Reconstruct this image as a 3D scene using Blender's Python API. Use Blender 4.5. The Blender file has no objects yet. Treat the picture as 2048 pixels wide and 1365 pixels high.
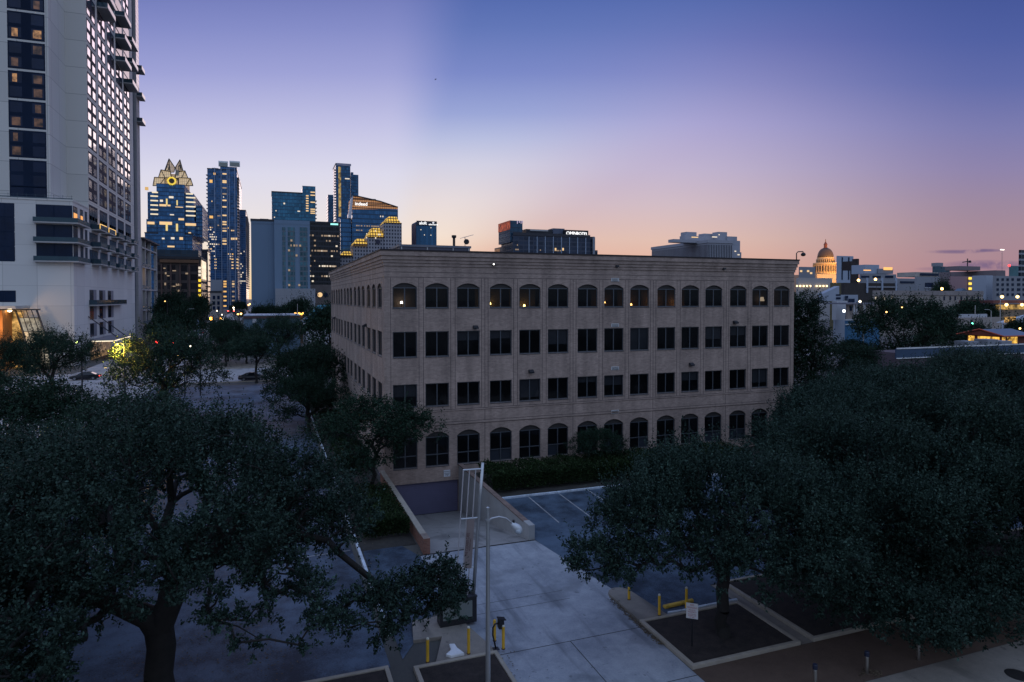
import bpy, bmesh, math, random
import numpy as np
from mathutils import Vector, Matrix
random.seed(7)
C = bpy.context.scene.collection
# ---------------------------------------------------------------- camera frame (world axes follow the street grid; metres)
F = 1318.0; TH = math.radians(1.2); YPP = 597 + F*math.tan(TH)
RT = np.array([.93852, -.34530, 0]); RT /= np.linalg.norm(RT)
FW = np.array([.34530, .93852, 0]); FW /= np.linalg.norm(FW)
UP = np.array([0, 0, 1.])
FD = FW*math.cos(TH) - UP*math.sin(TH); UD = UP*math.cos(TH) + FW*math.sin(TH)
CAM = np.array([-8.43, -51.88, 14.4])
def ray(px, py): return FD + RT*(px-1024)/F - UD*(py-YPP)/F
def G(px, py, z=0): d = ray(px, py); return CAM + d*((z-CAM[2])/d[2])
def onY(px, py, y): d = ray(px, py); return CAM + d*((y-CAM[1])/d[1])
def onX(px, py, x): d = ray(px, py); return CAM + d*((x-CAM[0])/d[0])
def DP(px, py, dep): d = ray(px, py); return CAM + d*(dep/(d@FW))

# ---------------------------------------------------------------- objects
def wloc(o):
    v = Vector((0, 0, 0))
    while o is not None: v += o.location; o = o.parent
    return v
def tag(o, label=None, cat=None, group=None, kind=None):
    if label: o['label'] = label
    if cat: o['category'] = cat
    if group: o['group'] = group
    if kind: o['kind'] = kind
    return o
def thing(name, label, cat, loc=(0, 0, 0), group=None):
    o = bpy.data.objects.new(name, None); C.objects.link(o); o.location = Vector([float(a) for a in loc]); o.empty_display_size = .2
    return tag(o, label, cat, group)
def copy_tree(o, parent=None):
    c = o.copy(); C.objects.link(c)
    if parent: c.parent = parent
    for ch in list(o.children): copy_tree(ch, c)
    return c
def link_copy(o, parent, loc):
    c = copy_tree(o, parent); c.location = Vector([float(a) for a in loc]); return c

class MB:
    def __init__(s): s.v = []; s.f = []; s.m = []; s.mi = 0
    def add(s, vs, fs):
        n = len(s.v); s.v += [tuple(float(a) for a in p) for p in vs]
        s.f += [[i+n for i in f] for f in fs]; s.m += [s.mi]*len(fs); return s
    def box(s, x0, x1, y0, y1, z0, z1):
        if x0 > x1: x0, x1 = x1, x0
        if y0 > y1: y0, y1 = y1, y0
        if z0 > z1: z0, z1 = z1, z0
        return s.add([(x0,y0,z0),(x1,y0,z0),(x1,y1,z0),(x0,y1,z0),(x0,y0,z1),(x1,y0,z1),(x1,y1,z1),(x0,y1,z1)],
              [(3,2,1,0),(4,5,6,7),(0,1,5,4),(1,2,6,5),(2,3,7,6),(3,0,4,7)])
    def prism(s, poly, z0, z1):
        n = len(poly)
        return s.add([(x,y,z0) for x,y in poly]+[(x,y,z1) for x,y in poly],
              [tuple(range(n-1,-1,-1)), tuple(range(n,2*n))]+[(i,(i+1)%n,n+(i+1)%n,n+i) for i in range(n)])
    def quad(s, *p): return s.add(p, [tuple(range(len(p)))])
    def extrude(s, poly, vec):        # closed solid from a 3-D polygon swept by vec
        n = len(poly); v = np.array(vec, float); p = [np.array(q, float) for q in poly]
        return s.add([tuple(q) for q in p]+[tuple(q+v) for q in p], [tuple(range(n-1,-1,-1)), tuple(range(n,2*n))]+[(i,(i+1)%n,n+(i+1)%n,n+i) for i in range(n)])
    def tube(s, pts, rad, n=8, cap=True):
        pts = [np.array(p, float) for p in pts]
        if not hasattr(rad, '__len__'): rad = [rad]*len(pts)
        base = len(s.v); vs = []; t0 = pts[1]-pts[0]; t0 /= np.linalg.norm(t0)+1e-9
        a = np.array([0,0,1.]) if abs(t0[2]) < .9 else np.array([1.,0,0]); u = np.cross(t0, a); u /= np.linalg.norm(u)
        for i, p in enumerate(pts):
            t = pts[min(i+1,len(pts)-1)]-pts[max(i-1,0)]; t /= np.linalg.norm(t)+1e-9
            u = u - t*(u@t); u /= np.linalg.norm(u)+1e-9; w = np.cross(t, u)
            for k in range(n):
                an = 2*math.pi*k/n; vs.append(p + rad[i]*(math.cos(an)*u+math.sin(an)*w))
        fs = []
        for i in range(len(pts)-1):
            for k in range(n): fs.append((i*n+k, i*n+(k+1)%n, (i+1)*n+(k+1)%n, (i+1)*n+k))
        if cap: fs += [tuple(range(n-1,-1,-1)), tuple((len(pts)-1)*n+k for k in range(n))]
        return s.add(vs, fs)
    def lathe(s, prof, c=(0,0,0), n=20):   # prof: (r,z) from bottom to top
        vs = []; fs = []
        for r, z in prof:
            for k in range(n):
                a = 2*math.pi*k/n; vs.append((c[0]+r*math.cos(a), c[1]+r*math.sin(a), c[2]+z))
        for i in range(len(prof)-1):
            for k in range(n): fs.append((i*n+k, i*n+(k+1)%n, (i+1)*n+(k+1)%n, (i+1)*n+k))
        fs += [tuple(range(n-1,-1,-1)), tuple((len(prof)-1)*n+k for k in range(n))]
        return s.add(vs, fs)
    def ball(s, c, r, n=10):
        return s.lathe([(r*math.sin(math.pi*max(i,.15)/n if i < n else math.pi*(n-.15)/n), -r*math.cos(math.pi*i/n)) for i in range(n+1)], c, n+2)
    def build(s, name, mat, parent=None, smooth=False, bevel=0, local=False):
        me = bpy.data.meshes.new(name)
        off = Vector((0,0,0)) if (parent is None or local) else wloc(parent)
        me.from_pydata([(a-off[0], b-off[1], c-off[2]) for a,b,c in s.v], [], s.f)
        for mm in (mat if isinstance(mat, (list, tuple)) else [mat]): me.materials.append(mm)
        if isinstance(mat, (list, tuple)): me.polygons.foreach_set('material_index', s.m)
        if bevel:
            bm = bmesh.new(); bm.from_mesh(me); bmesh.ops.remove_doubles(bm, verts=bm.verts, dist=1e-5)
            ed = [e for e in bm.edges if len(e.link_faces) == 2 and e.calc_face_angle(0) > .5]
            bmesh.ops.bevel(bm, geom=ed, offset=bevel, segments=2, affect='EDGES', profile=.6); bm.to_mesh(me); bm.free()
        if smooth: me.polygons.foreach_set('use_smooth', [True]*len(me.polygons))
        me.update()
        o = bpy.data.objects.new(name, me); C.objects.link(o)
        if parent is not None: o.parent = parent
        return o

def lettering(txt, size, mat, parent, org, xdir, zdir, depth=.03, name='lettering', align='CENTER', sx=1.0):
    cu = bpy.data.curves.new('letters', 'FONT'); cu.body = txt; cu.size = size; cu.extrude = depth; cu.align_x = align; cu.align_y = 'CENTER'; cu.resolution_u = 3
    ob = bpy.data.objects.new('letters', cu); C.objects.link(ob)
    dg = bpy.context.evaluated_depsgraph_get(); me = bpy.data.meshes.new_from_object(ob.evaluated_get(dg)); bpy.data.objects.remove(ob)
    x = Vector(xdir).normalized(); z = Vector(zdir).normalized(); n = x.cross(z)
    M = Matrix(((x.x*sx,z.x,n.x,org[0]),(x.y*sx,z.y,n.y,org[1]),(x.z*sx,z.z,n.z,org[2]),(0,0,0,1)))
    me.transform(Matrix.Translation(-wloc(parent)) @ M); me.materials.clear(); me.materials.append(mat); me.name = name
    o = bpy.data.objects.new(name, me); C.objects.link(o); o.parent = parent
    return o

# ---------------------------------------------------------------- materials
def srgb(r, g, b):
    f = lambda c: (c/255/12.92 if c/255 <= .04045 else ((c/255+.055)/1.055)**2.4)
    return (f(r), f(g), f(b), 1)
class NT:
    def __init__(s, tree): s.t = tree; s.n = tree.nodes; s.l = tree.links
    def node(s, typ, **kw):
        n = s.n.new(typ)
        for k, v in kw.items(): setattr(n, k, v)
        return n
    def put(s, sock, v):
        if hasattr(v, 'is_output'): s.l.new(v, sock)
        else: sock.default_value = v
    def math(s, op, a, b=0.0, c=None, clamp=False):
        n = s.node('ShaderNodeMath', operation=op, use_clamp=clamp); s.put(n.inputs[0], a); s.put(n.inputs[1], b)
        if c is not None: s.put(n.inputs[2], c)
        return n.outputs[0]
    def ss(s, v, a, b):
        n = s.node('ShaderNodeMapRange', interpolation_type='SMOOTHSTEP'); s.put(n.inputs[0], v); n.inputs[1].default_value = a; n.inputs[2].default_value = b
        return n.outputs[0]
    def mix(s, f, a, b, mode='MIX'):
        n = s.node('ShaderNodeMix', data_type='RGBA', blend_type=mode); s.put(n.inputs[0], f); s.put(n.inputs[6], a); s.put(n.inputs[7], b); return n.outputs[2]
    def ramp(s, f, stops, interp='LINEAR'):
        n = s.node('ShaderNodeValToRGB'); s.put(n.inputs[0], f); r = n.color_ramp; r.interpolation = interp
        while len(r.elements) < len(stops): r.elements.new(.5)
        for e, (p, c) in zip(r.elements, stops): e.position = p; e.color = c
        return n.outputs[0]
    def noise(s, vec, scale, detail=4, rough=.55):
        n = s.node('ShaderNodeTexNoise'); n.inputs['Scale'].default_value = scale; n.inputs['Detail'].default_value = detail; n.inputs['Roughness'].default_value = rough
        if vec is not None: s.l.new(vec, n.inputs['Vector'])
        return n.outputs['Fac']
def new_mat(name):
    m = bpy.data.materials.new(name); m.use_nodes = True; t = NT(m.node_tree); return m, t, m.node_tree.nodes['Principled BSDF']
MATS = {}
def mat(name, col, rough=.7, metal=0., var=.25, scale=1.5, bump=0., emit=0., spec=.5):
    """plain surface with mottled tone"""
    if name in MATS: return MATS[name]
    m, t, b = new_mat(name); col = tuple(col[:3])
    geo = t.node('ShaderNodeNewGeometry').outputs['Position']
    if var:
        n1 = t.noise(geo, scale, 6, .6); n2 = t.noise(geo, scale*.17, 3)
        f = t.math('ADD', t.math('MULTIPLY', n1, .5), t.math('MULTIPLY', n2, .5))
        lo = tuple(c*(1-var) for c in col)+(1,); hi = tuple(min(1, c*(1+var)) for c in col)+(1,)
        t.put(b.inputs['Base Color'], t.ramp(f, [(.3, lo), (.7, hi)]))
        if bump:
            bn = t.node('ShaderNodeBump'); bn.inputs['Strength'].default_value = bump; bn.inputs['Distance'].default_value = .02; t.put(bn.inputs['Height'], t.noise(geo, scale*12, 4)); t.put(b.inputs['Normal'], bn.outputs[0])
    else: b.inputs['Base Color'].default_value = col+(1,)
    b.inputs['Roughness'].default_value = rough; b.inputs['Metallic'].default_value = metal; b.inputs['Specular IOR Level'].default_value = spec
    if emit:
        b.inputs['Emission Color'].default_value = col+(1,); b.inputs['Emission Strength'].default_value = emit
    MATS[name] = m; return m
def glow(name, col, k):
    if name in MATS: return MATS[name]
    m, t, b = new_mat(name); b.inputs['Base Color'].default_value = (.02,.02,.02,1); b.inputs['Emission Color'].default_value = tuple(col[:3])+(1,); b.inputs['Emission Strength'].default_value = k
    MATS[name] = m; return m
def room_glow(name, col, k, sc):     # a lit room behind glass: uneven lamps and furniture
    if name in MATS: return MATS[name]
    m, t, b = new_mat(name); p = t.node('ShaderNodeNewGeometry').outputs['Position']
    f = t.noise(p, sc, 3); b.inputs['Base Color'].default_value = (.02,.02,.02,1); b.inputs['Roughness'].default_value = .15
    t.put(b.inputs['Emission Color'], t.mix(f, tuple(c*.6 for c in col[:3])+(1,), tuple(col[:3])+(1,)))
    t.put(b.inputs['Emission Strength'], t.math('MULTIPLY', t.ss(f, .25, .7), k)); MATS[name] = m; return m
def facade(name, pane, frame, pu, pz, fu=.12, fz=.25, pane_rough=.12, var=.5, metal=.55, lit=0., litcol=(1,.7,.35), litk=1., sub=1, fr_rough=.6):
    """curtain wall: panes in a grid of mullions and floor bands, each pane with its own tone"""
    if name in MATS: return MATS[name]
    m, t, b = new_mat(name); g = t.node('ShaderNodeNewGeometry'); sp = t.node('ShaderNodeSeparateXYZ'); t.l.new(g.outputs['Position'], sp.inputs[0])
    sn = t.node('ShaderNodeSeparateXYZ'); t.l.new(g.outputs['Normal'], sn.inputs[0])
    isx = t.math('GREATER_THAN', t.math('ABSOLUTE', sn.outputs[0]), .7)
    u = t.math('ADD', t.math('MULTIPLY', isx, sp.outputs[1]), t.math('MULTIPLY', t.math('SUBTRACT', 1, isx), sp.outputs[0]))
    uu = t.math('DIVIDE', u, pu); zz = t.math('DIVIDE', sp.outputs[2], pz)
    fu_ = t.math('FRACT', uu); fz_ = t.math('FRACT', zz)
    fr = t.math('MAXIMUM', t.math('LESS_THAN', fu_, fu), t.math('LESS_THAN', fz_, fz))
    cb = t.node('ShaderNodeCombineXYZ'); t.put(cb.inputs[0], t.math('FLOOR', uu)); t.put(cb.inputs[1], t.math('FLOOR', zz)); t.put(cb.inputs[2], isx)
    wn = t.node('ShaderNodeTexWhiteNoise'); t.l.new(cb.outputs[0], wn.inputs['Vector'])
    big = t.noise(g.outputs['Position'], .03, 2)
    k = t.math('ADD', t.math('MULTIPLY', wn.outputs['Value'], .6), t.math('MULTIPLY', big, .4))
    p = tuple(pane[:3]); pc = t.ramp(k, [(.1, tuple(c*(1-var) for c in p)+(1,)), (.9, tuple(min(1, c*(1+var)) for c in p)+(1,))])
    t.put(b.inputs['Base Color'], t.mix(fr, pc, tuple(frame[:3])+(1,)))
    t.put(b.inputs['Roughness'], t.math('ADD', pane_rough, t.math('MULTIPLY', fr, fr_rough-pane_rough)))
    t.put(b.inputs['Metallic'], t.math('MULTIPLY', t.math('SUBTRACT', 1, fr), metal))
    if lit:
        on = t.math('MULTIPLY', t.math('LESS_THAN', t.node('ShaderNodeTexWhiteNoise').outputs['Value'] if 0 else wn.outputs['Value'], lit), t.math('SUBTRACT', 1, fr))
        b.inputs['Emission Color'].default_value = tuple(litcol[:3])+(1,); t.put(b.inputs['Emission Strength'], t.math('MULTIPLY', on, litk))
    MATS[name] = m; return m
def brick_mat(name, c1, c2, mortar, bw=.3, bh=.1):
    m, t, b = new_mat(name); g = t.node('ShaderNodeNewGeometry'); sp = t.node('ShaderNodeSeparateXYZ'); t.l.new(g.outputs['Position'], sp.inputs[0])
    cb = t.node('ShaderNodeCombineXYZ'); t.put(cb.inputs[0], t.math('ADD', sp.outputs[0], sp.outputs[1])); t.put(cb.inputs[1], sp.outputs[2])
    br = t.node('ShaderNodeTexBrick'); t.l.new(cb.outputs[0], br.inputs['Vector']); br.inputs['Scale'].default_value = 1; br.inputs['Brick Width'].default_value = bw; br.inputs['Row Height'].default_value = bh; br.inputs['Mortar Size'].default_value = .006
    br.inputs['Color1'].default_value = c1; br.inputs['Color2'].default_value = c2; br.inputs['Mortar'].default_value = mortar; br.inputs['Bias'].default_value = 0
    mp = t.node('ShaderNodeMapping'); mp.inputs['Scale'].default_value = (1,1,.12); t.l.new(g.outputs['Position'], mp.inputs['Vector'])
    mp2 = t.node('ShaderNodeMapping'); mp2.inputs['Scale'].default_value = (1,1,3.2); t.l.new(g.outputs['Position'], mp2.inputs['Vector'])
    st = t.noise(mp.outputs[0], 1.1, 5, .6); bl = t.noise(g.outputs['Position'], .35, 4); fine = t.noise(mp2.outputs[0], 4, 4, .75)
    k = t.math('ADD', t.math('ADD', t.math('MULTIPLY', st, .42), t.math('MULTIPLY', bl, .28)), t.math('MULTIPLY', fine, .3))
    t.put(b.inputs['Base Color'], t.mix(1.0, br.outputs['Color'], t.ramp(k, [(.32, (.50,.49,.48,1)), (.68, (1.34,1.30,1.26,1))]), 'MULTIPLY'))
    b.inputs['Roughness'].default_value = .85
    bn = t.node('ShaderNodeBump'); bn.inputs['Strength'].default_value = .35; bn.inputs['Distance'].default_value = .02; t.put(bn.inputs['Height'], fine); t.put(b.inputs['Normal'], bn.outputs[0])
    MATS[name] = m; return m
def ground_mat(name, c, patch, scale=.25, rough=.8, crack=False, streak=False, contrast=.5):
    m, t, b = new_mat(name); p = t.node('ShaderNodeNewGeometry').outputs['Position']
    n1 = t.noise(p, scale, 6, .65); n2 = t.noise(p, scale*6, 6, .7); n3 = t.noise(p, 14, 3, .7)
    k = t.math('ADD', t.math('ADD', t.math('MULTIPLY', n1, .5), t.math('MULTIPLY', n2, .3)), t.math('MULTIPLY', n3, .2))
    w = .16*(1.3-contrast)
    col = t.ramp(k, [(.5-w, tuple(c[:3])+(1,)), (.5+w, tuple(patch[:3])+(1,))])
    if streak:
        mp = t.node('ShaderNodeMapping'); mp.inputs['Scale'].default_value = (1.3,.12,1); t.l.new(p, mp.inputs['Vector'])
        col = t.mix(t.ss(t.noise(mp.outputs[0], .9, 4), .52, .75), col, tuple(a*.62 for a in c[:3])+(1,))
    if streak:
        col = t.mix(t.math('MULTIPLY', t.ss(t.noise(p, .38, 3, .5), .54, .66), .45), col, tuple(a*.45 for a in c[:3])+(1,)); col = t.mix(t.math('MULTIPLY', t.ss(t.noise(p, 2.6, 2, .5), .66, .74), .5), col, tuple(a*.35 for a in c[:3])+(1,))
    if crack:
        v = t.node('ShaderNodeTexVoronoi', feature='DISTANCE_TO_EDGE'); v.inputs['Scale'].default_value = .22
        wv = t.node('ShaderNodeVectorMath', operation='ADD'); nz = t.node('ShaderNodeTexNoise'); nz.inputs['Scale'].default_value = .9; t.l.new(p, nz.inputs['Vector']); t.l.new(p, wv.inputs[0]); t.l.new(nz.outputs['Color'], wv.inputs[1]); t.l.new(wv.outputs[0], v.inputs['Vector'])
        col = t.mix(t.math('MULTIPLY', t.math('LESS_THAN', v.outputs['Distance'], .006), .6), col, tuple(a*.4 for a in c[:3])+(1,))
    t.put(b.inputs['Base Color'], col); b.inputs['Roughness'].default_value = rough
    bn = t.node('ShaderNodeBump'); bn.inputs['Strength'].default_value = .3; bn.inputs['Distance'].default_value = .01; t.put(bn.inputs['Height'], n3); t.put(b.inputs['Normal'], bn.outputs[0])
    MATS[name] = m; return m
def leaf_mat(name, a, b_, spec=.25):
    m, t, b = new_mat(name); g = t.node('ShaderNodeNewGeometry')
    col = t.ramp(t.math('ADD', t.math('MULTIPLY', g.outputs['Random Per Island'], .55), t.math('MULTIPLY', t.noise(g.outputs['Position'], .55, 3), .45)), [(.22, a+(1,)), (.62, b_+(1,)), (.84, tuple(c*1.9 for c in b_)+(1,))])
    t.put(b.inputs['Base Color'], col); b.inputs['Roughness'].default_value = .6; b.inputs['Specular IOR Level'].default_value = .12
    tr = t.node('ShaderNodeBsdfTranslucent'); t.put(tr.inputs[0], col); mx = t.node('ShaderNodeMixShader'); mx.inputs[0].default_value = .12
    out = t.n['Material Output']; t.l.new(b.outputs[0], mx.inputs[1]); t.l.new(tr.outputs[0], mx.inputs[2]); t.l.new(mx.outputs[0], out.inputs[0]); MATS[name] = m; return m
def glass_mat(name, tint, transp, rough=.03, refl=1.0):
    m, t, b = new_mat(name); b.inputs['Base Color'].default_value = tuple(tint)+(1,); b.inputs['Roughness'].default_value = rough; b.inputs['IOR'].default_value = 1.52
    tr = t.node('ShaderNodeBsdfTransparent'); tr.inputs[0].default_value = (.8,.82,.85,1); mx = t.node('ShaderNodeMixShader'); mx.inputs[0].default_value = transp
    t.l.new(b.outputs[0], mx.inputs[1]); t.l.new(tr.outputs[0], mx.inputs[2]); t.l.new(mx.outputs[0], t.n['Material Output'].inputs[0]); MATS[name] = m; return m

BRICK = brick_mat('tan_brick', (.44,.335,.285,1), (.33,.25,.215,1), (.41,.325,.28,1))
RBRICK = brick_mat('red_brick', (.30,.12,.075,1), (.22,.09,.06,1), (.25,.2,.17,1), .22, .075)
CONC = mat('concrete', (.36,.35,.34), .85, var=.2, scale=1.2, bump=.2)
KERB = mat('kerb_concrete', (.36,.31,.25), .85, var=.22, scale=2.5, bump=.25)  # warm tint of unseen lamplight put into the concrete colour
WHITEP = mat('white_paint', (.72,.72,.72), .6, var=.3, scale=3)
YELLOW = mat('yellow_paint', (.75,.42,.03), .5, var=.2, scale=4)
STEEL = mat('galvanised_steel', (.5,.5,.5), .4, .7, var=.12, scale=3)
CHROME = mat('brushed_steel', (.62,.6,.57), .28, 1., var=.08, scale=6)
BLACKM = mat('black_metal', (.012,.012,.014), .45, var=.3)
DARKM = mat('dark_metal', (.035,.037,.045), .45, .3, var=.2)
BARK = mat('bark', (.018,.015,.013), .9, var=.45, scale=5, bump=.6)
COPING = mat('dark_coping', (.03,.022,.024), .5, .3)
# ---------------------------------------------------------------- camera, sky, sun
sc = bpy.context.scene
cd = bpy.data.cameras.new('camera'); cam = bpy.data.objects.new('camera', cd); C.objects.link(cam); sc.camera = cam
cd.sensor_width = 36; cd.sensor_fit = 'HORIZONTAL'; cd.lens = F/2048*36; cd.shift_y = (YPP-682.5)/2048; cd.clip_start = .5; cd.clip_end = 20000
R_ = Matrix(((RT[0],UD[0],-FD[0],CAM[0]),(RT[1],UD[1],-FD[1],CAM[1]),(RT[2],UD[2],-FD[2],CAM[2]),(0,0,0,1))); cam.matrix_world = R_
sc.view_settings.view_transform = 'Standard'; sc.view_settings.look = 'None'; sc.view_settings.exposure = 0; sc.view_settings.gamma = 1
sc.render.engine = 'CYCLES'; sc.cycles.max_bounces = 6; sc.cycles.diffuse_bounces = 3; sc.cycles.glossy_bounces = 3; sc.cycles.transparent_max_bounces = 8; sc.cycles.caustics_reflective = False; sc.cycles.caustics_refractive = False

SUN_AZ = math.radians(-10.7)      # sunset bearing, from the camera's heading
w = bpy.data.worlds.new('World'); sc.world = w; w.use_nodes = True; t = NT(w.node_tree); bg = w.node_tree.nodes['Background']
dv = t.node('ShaderNodeTexCoord').outputs['Generated']
def dot(v):
    n = t.node('ShaderNodeVectorMath', operation='DOT_PRODUCT'); t.l.new(dv, n.inputs[0]); n.inputs[1].default_value = [float(a) for a in v]; return n.outputs['Value']
df, dr, dz = dot(FW), dot(RT), dot(UP)
dfc = t.math('MAXIMUM', df, .12)
U = t.math('DIVIDE', dr, dfc); V = t.math('DIVIDE', dz, dfc)
def col_ramp(rows):   # rows: (altitude tangent, sRGB)
    return t.ramp(t.math('DIVIDE', V, .52, clamp=True), [(a/.52, srgb(*c)) for a, c in rows])
vy = lambda py: max(0., (597-py)/F)
LEFT = col_ramp([(0,(244,206,150)),(vy(560),(244,216,172)),(vy(500),(240,222,205)),(vy(430),(226,219,222)),(vy(350),(214,212,230)),(vy(250),(187,187,223)),(vy(150),(152,156,209)),(vy(60),(126,134,195)),(vy(0),(110,120,184))])
BEAM = col_ramp([(0,(240,190,140)),(vy(540),(240,206,172)),(vy(470),(236,218,204)),(vy(400),(224,213,215)),(vy(330),(204,203,222)),(vy(280),(178,185,219)),(vy(230),(148,160,210)),(vy(150),(116,131,195)),(vy(60),(90,112,179)),(vy(0),(76,100,170))])
MIDR = col_ramp([(0,(222,158,132)),(vy(545),(223,169,146)),(vy(480),(219,184,172)),(vy(410),(204,182,192)),(vy(340),(188,175,203)),(vy(250),(166,160,206)),(vy(170),(138,138,193)),(vy(80),(108,113,178)),(vy(0),(84,102,169))])
FARR = col_ramp([(0,(176,126,130)),(vy(560),(168,128,138)),(vy(470),(161,133,147)),(vy(410),(152,131,155)),(vy(340),(137,126,167)),(vy(260),(118,118,171)),(vy(170),(90,101,165)),(vy(80),(72,89,158)),(vy(0),(62,81,150))])
Us, Vs = (775-1024)/F, (597-651)/F
q = t.math('DIVIDE', t.math('SUBTRACT', U, Us), t.math('MAXIMUM', t.math('SUBTRACT', V, Vs), .02))
col = t.mix(t.ss(q, .0, .3), LEFT, BEAM)
col = t.mix(t.ss(q, .45, 1.75), col, MIDR)
col = t.mix(t.ss(U, .2, .74), col, FARR)
# small dark wisps low on the right
def wisp(u0, v0, su, sv, k):
    a = t.math('POWER', t.math('DIVIDE', t.math('SUBTRACT', U, u0), su), 2); b = t.math('POWER', t.math('DIVIDE', t.math('SUBTRACT', V, v0), sv), 2)
    nz = t.noise(dv, 55, 5, .6)
    return t.math('MULTIPLY', t.math('MULTIPLY', t.ss(t.math('ADD', a, b), 1.0, 0.0) if 0 else t.math('SUBTRACT', 1, t.math('ADD', a, b), clamp=True), t.ss(nz, .32, .58)), k)
for a in ((.672,.0705,.05,.0035,.8),(.715,.0725,.035,.003,.9),(.72,.05,.075,.009,.8),(.655,.0445,.05,.004,.4)):
    col = t.mix(wisp(*a), col, srgb(104,88,128))
hs = t.node('ShaderNodeHueSaturation'); hs.inputs['Saturation'].default_value = .97; t.put(hs.inputs['Color'], col); col = hs.outputs[0]
# the sky behind the camera: deep dusk blue, duller towards the earth's shadow
BACK = t.ramp(t.math('MAXIMUM', dz, 0.0), [(0,(.12,.16,.22,1)),(.12,(.22,.27,.36,1)),(.35,(.44,.55,.80,1)),(1,(.36,.52,.86,1))])
col = t.mix(t.ss(df, .62, .1), col, BACK) if 0 else t.mix(t.math('SUBTRACT', 1, t.ss(df, .1, .62)), col, BACK)
col = t.mix(t.ss(dz, -.002, -.03) if 0 else t.math('LESS_THAN', dz, -.004), col, srgb(40,42,58))
# a thin physical twilight sky underneath the colour bands
sky = t.node('ShaderNodeTexSky', sky_type='NISHITA', sun_disc=False); sky.sun_elevation = math.radians(-1.5); sky.sun_rotation = math.atan2(FW[0], FW[1]) + SUN_AZ; sky.altitude = 150
addn = t.mix(1.0, col, t.mix(1.0, sky.outputs[0], (.02,.02,.02,1), 'MULTIPLY'), 'ADD')
t.l.new(addn, bg.inputs[0]); bg.inputs[1].default_value = 1.04
sd = bpy.data.lights.new('sun', 'SUN'); sd.energy = .4; sd.angle = math.radians(35); sd.color = (1,.72,.62); sun = bpy.data.objects.new('sun', sd); C.objects.link(sun)
az = math.atan2(FW[0], FW[1]) + SUN_AZ; el = math.radians(6)
sdir = Vector((math.sin(az)*math.cos(el), math.cos(az)*math.cos(el), math.sin(el))); sun.rotation_euler = sdir.to_track_quat('Z', 'Y').to_euler()

# ---------------------------------------------------------------- ground and paving
EARTH = ground_mat('earth', (.06,.058,.05), (.10,.095,.085), .05)
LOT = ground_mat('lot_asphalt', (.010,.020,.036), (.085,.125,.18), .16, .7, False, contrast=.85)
ROADM = ground_mat('road_asphalt', (.33,.31,.31), (.46,.43,.42), .2, .8, False, True)
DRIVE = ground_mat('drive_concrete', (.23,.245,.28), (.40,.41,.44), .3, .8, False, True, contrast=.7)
RAMPM = ground_mat('ramp_concrete', (.24,.225,.22), (.34,.32,.305), .3, .85, False, True)
BROWN = ground_mat('brown_paving', (.085,.052,.036), (.135,.085,.06), .5, .85)  # brown paving, its colour warmed in place of lamplight from out of frame
WALK = ground_mat('walk_concrete', (.20,.175,.15), (.31,.265,.22), .6, .85, False, True)
MULCH = ground_mat('mulch', (.012,.009,.008), (.05,.036,.03), 2.5, .95)
def sheet(name, rects, m, z, kind='structure'):
    b = MB()
    for r in rects:
        if len(r) == 4 and not hasattr(r[0], '__len__'): x0,x1,y0,y1 = r; b.quad((x0,y0,z),(x1,y0,z),(x1,y1,z),(x0,y1,z))
        else: b.quad(*[(x,y,z) for x,y in r])
    return tag(b.build(name, m), kind=kind)
RX0, RX1, RY0 = -.1, 6.0, -15.7
sheet('ground', [(-7000,RX0,-3000,9000),(RX1,7000,-3000,9000),(RX0,RX1,-3000,RY0),(RX0,RX1,3,9000)], EARTH, -.02)
LZ = .004
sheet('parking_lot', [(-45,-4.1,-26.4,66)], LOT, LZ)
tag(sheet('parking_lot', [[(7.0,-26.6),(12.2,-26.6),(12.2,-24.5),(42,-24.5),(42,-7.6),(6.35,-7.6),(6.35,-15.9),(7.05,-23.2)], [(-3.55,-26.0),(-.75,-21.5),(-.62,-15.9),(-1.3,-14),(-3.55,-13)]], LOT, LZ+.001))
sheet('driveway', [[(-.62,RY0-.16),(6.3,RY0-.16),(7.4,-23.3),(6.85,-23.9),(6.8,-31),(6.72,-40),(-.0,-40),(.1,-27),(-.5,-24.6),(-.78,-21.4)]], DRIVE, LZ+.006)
sheet('pavement', [(-60,-.02,-33.5,-30.7),(6.82,80,-33.5,-30.62)], BROWN, LZ+.002)
sheet('footpath', [(-60,-.02,-42,-33.52),(6.75,80,-42,-33.52)], WALK, LZ+.003)
sheet('path', [(12.25,12.85,-30.6,-24.6)], WALK, LZ+.003)
ROADZ = -.012
sheet('road', [(-400,400,70.6,94)], ROADM, LZ)
sheet('side_street', [(-43.5,-26,94.02,1200),(-43.5,-26,-60,70.55)], ROADM, LZ+.002)
# painted markings
b = MB()
for x in (8.9,11.3,13.7,16.1,18.5,20.9,23.3,25.7,28.1,30.5):
    b.add([(x-.05,-13.5,.012),(x+.05,-13.5,.012),(x+.24,-7.75,.012),(x+.14,-7.75,.012)],[(0,1,2,3)])
for y in (-14,-8,-2,4,10,16,22,28): b.add([(-9.2,y,.012),(-4.2,y+.3,.012),(-4.2,y+.4,.012),(-9.2,y+.1,.012)],[(0,1,2,3)])
tag(b.build('parking_lines', mat('worn_white_line', (.27,.27,.28), .8, var=.55, scale=5)), kind='structure')
b = MB()
for i in range(-40, 30): b.add([(i*2.2,84.2,.012),(i*2.2+1.1,84.2,.012),(i*2.2+1.1,84.36,.012),(i*2.2,84.36,.012)],[(0,1,2,3)])
for i in range(60): b.add([(-35,98+i*7,.014),(-34.85,98+i*7,.014),(-34.85,101+i*7,.014),(-35,101+i*7,.014)],[(0,1,2,3)])
tag(b.build('road_markings', mat('road_line', (.5,.5,.48), .7, var=.3, scale=2)), kind='structure')
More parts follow.
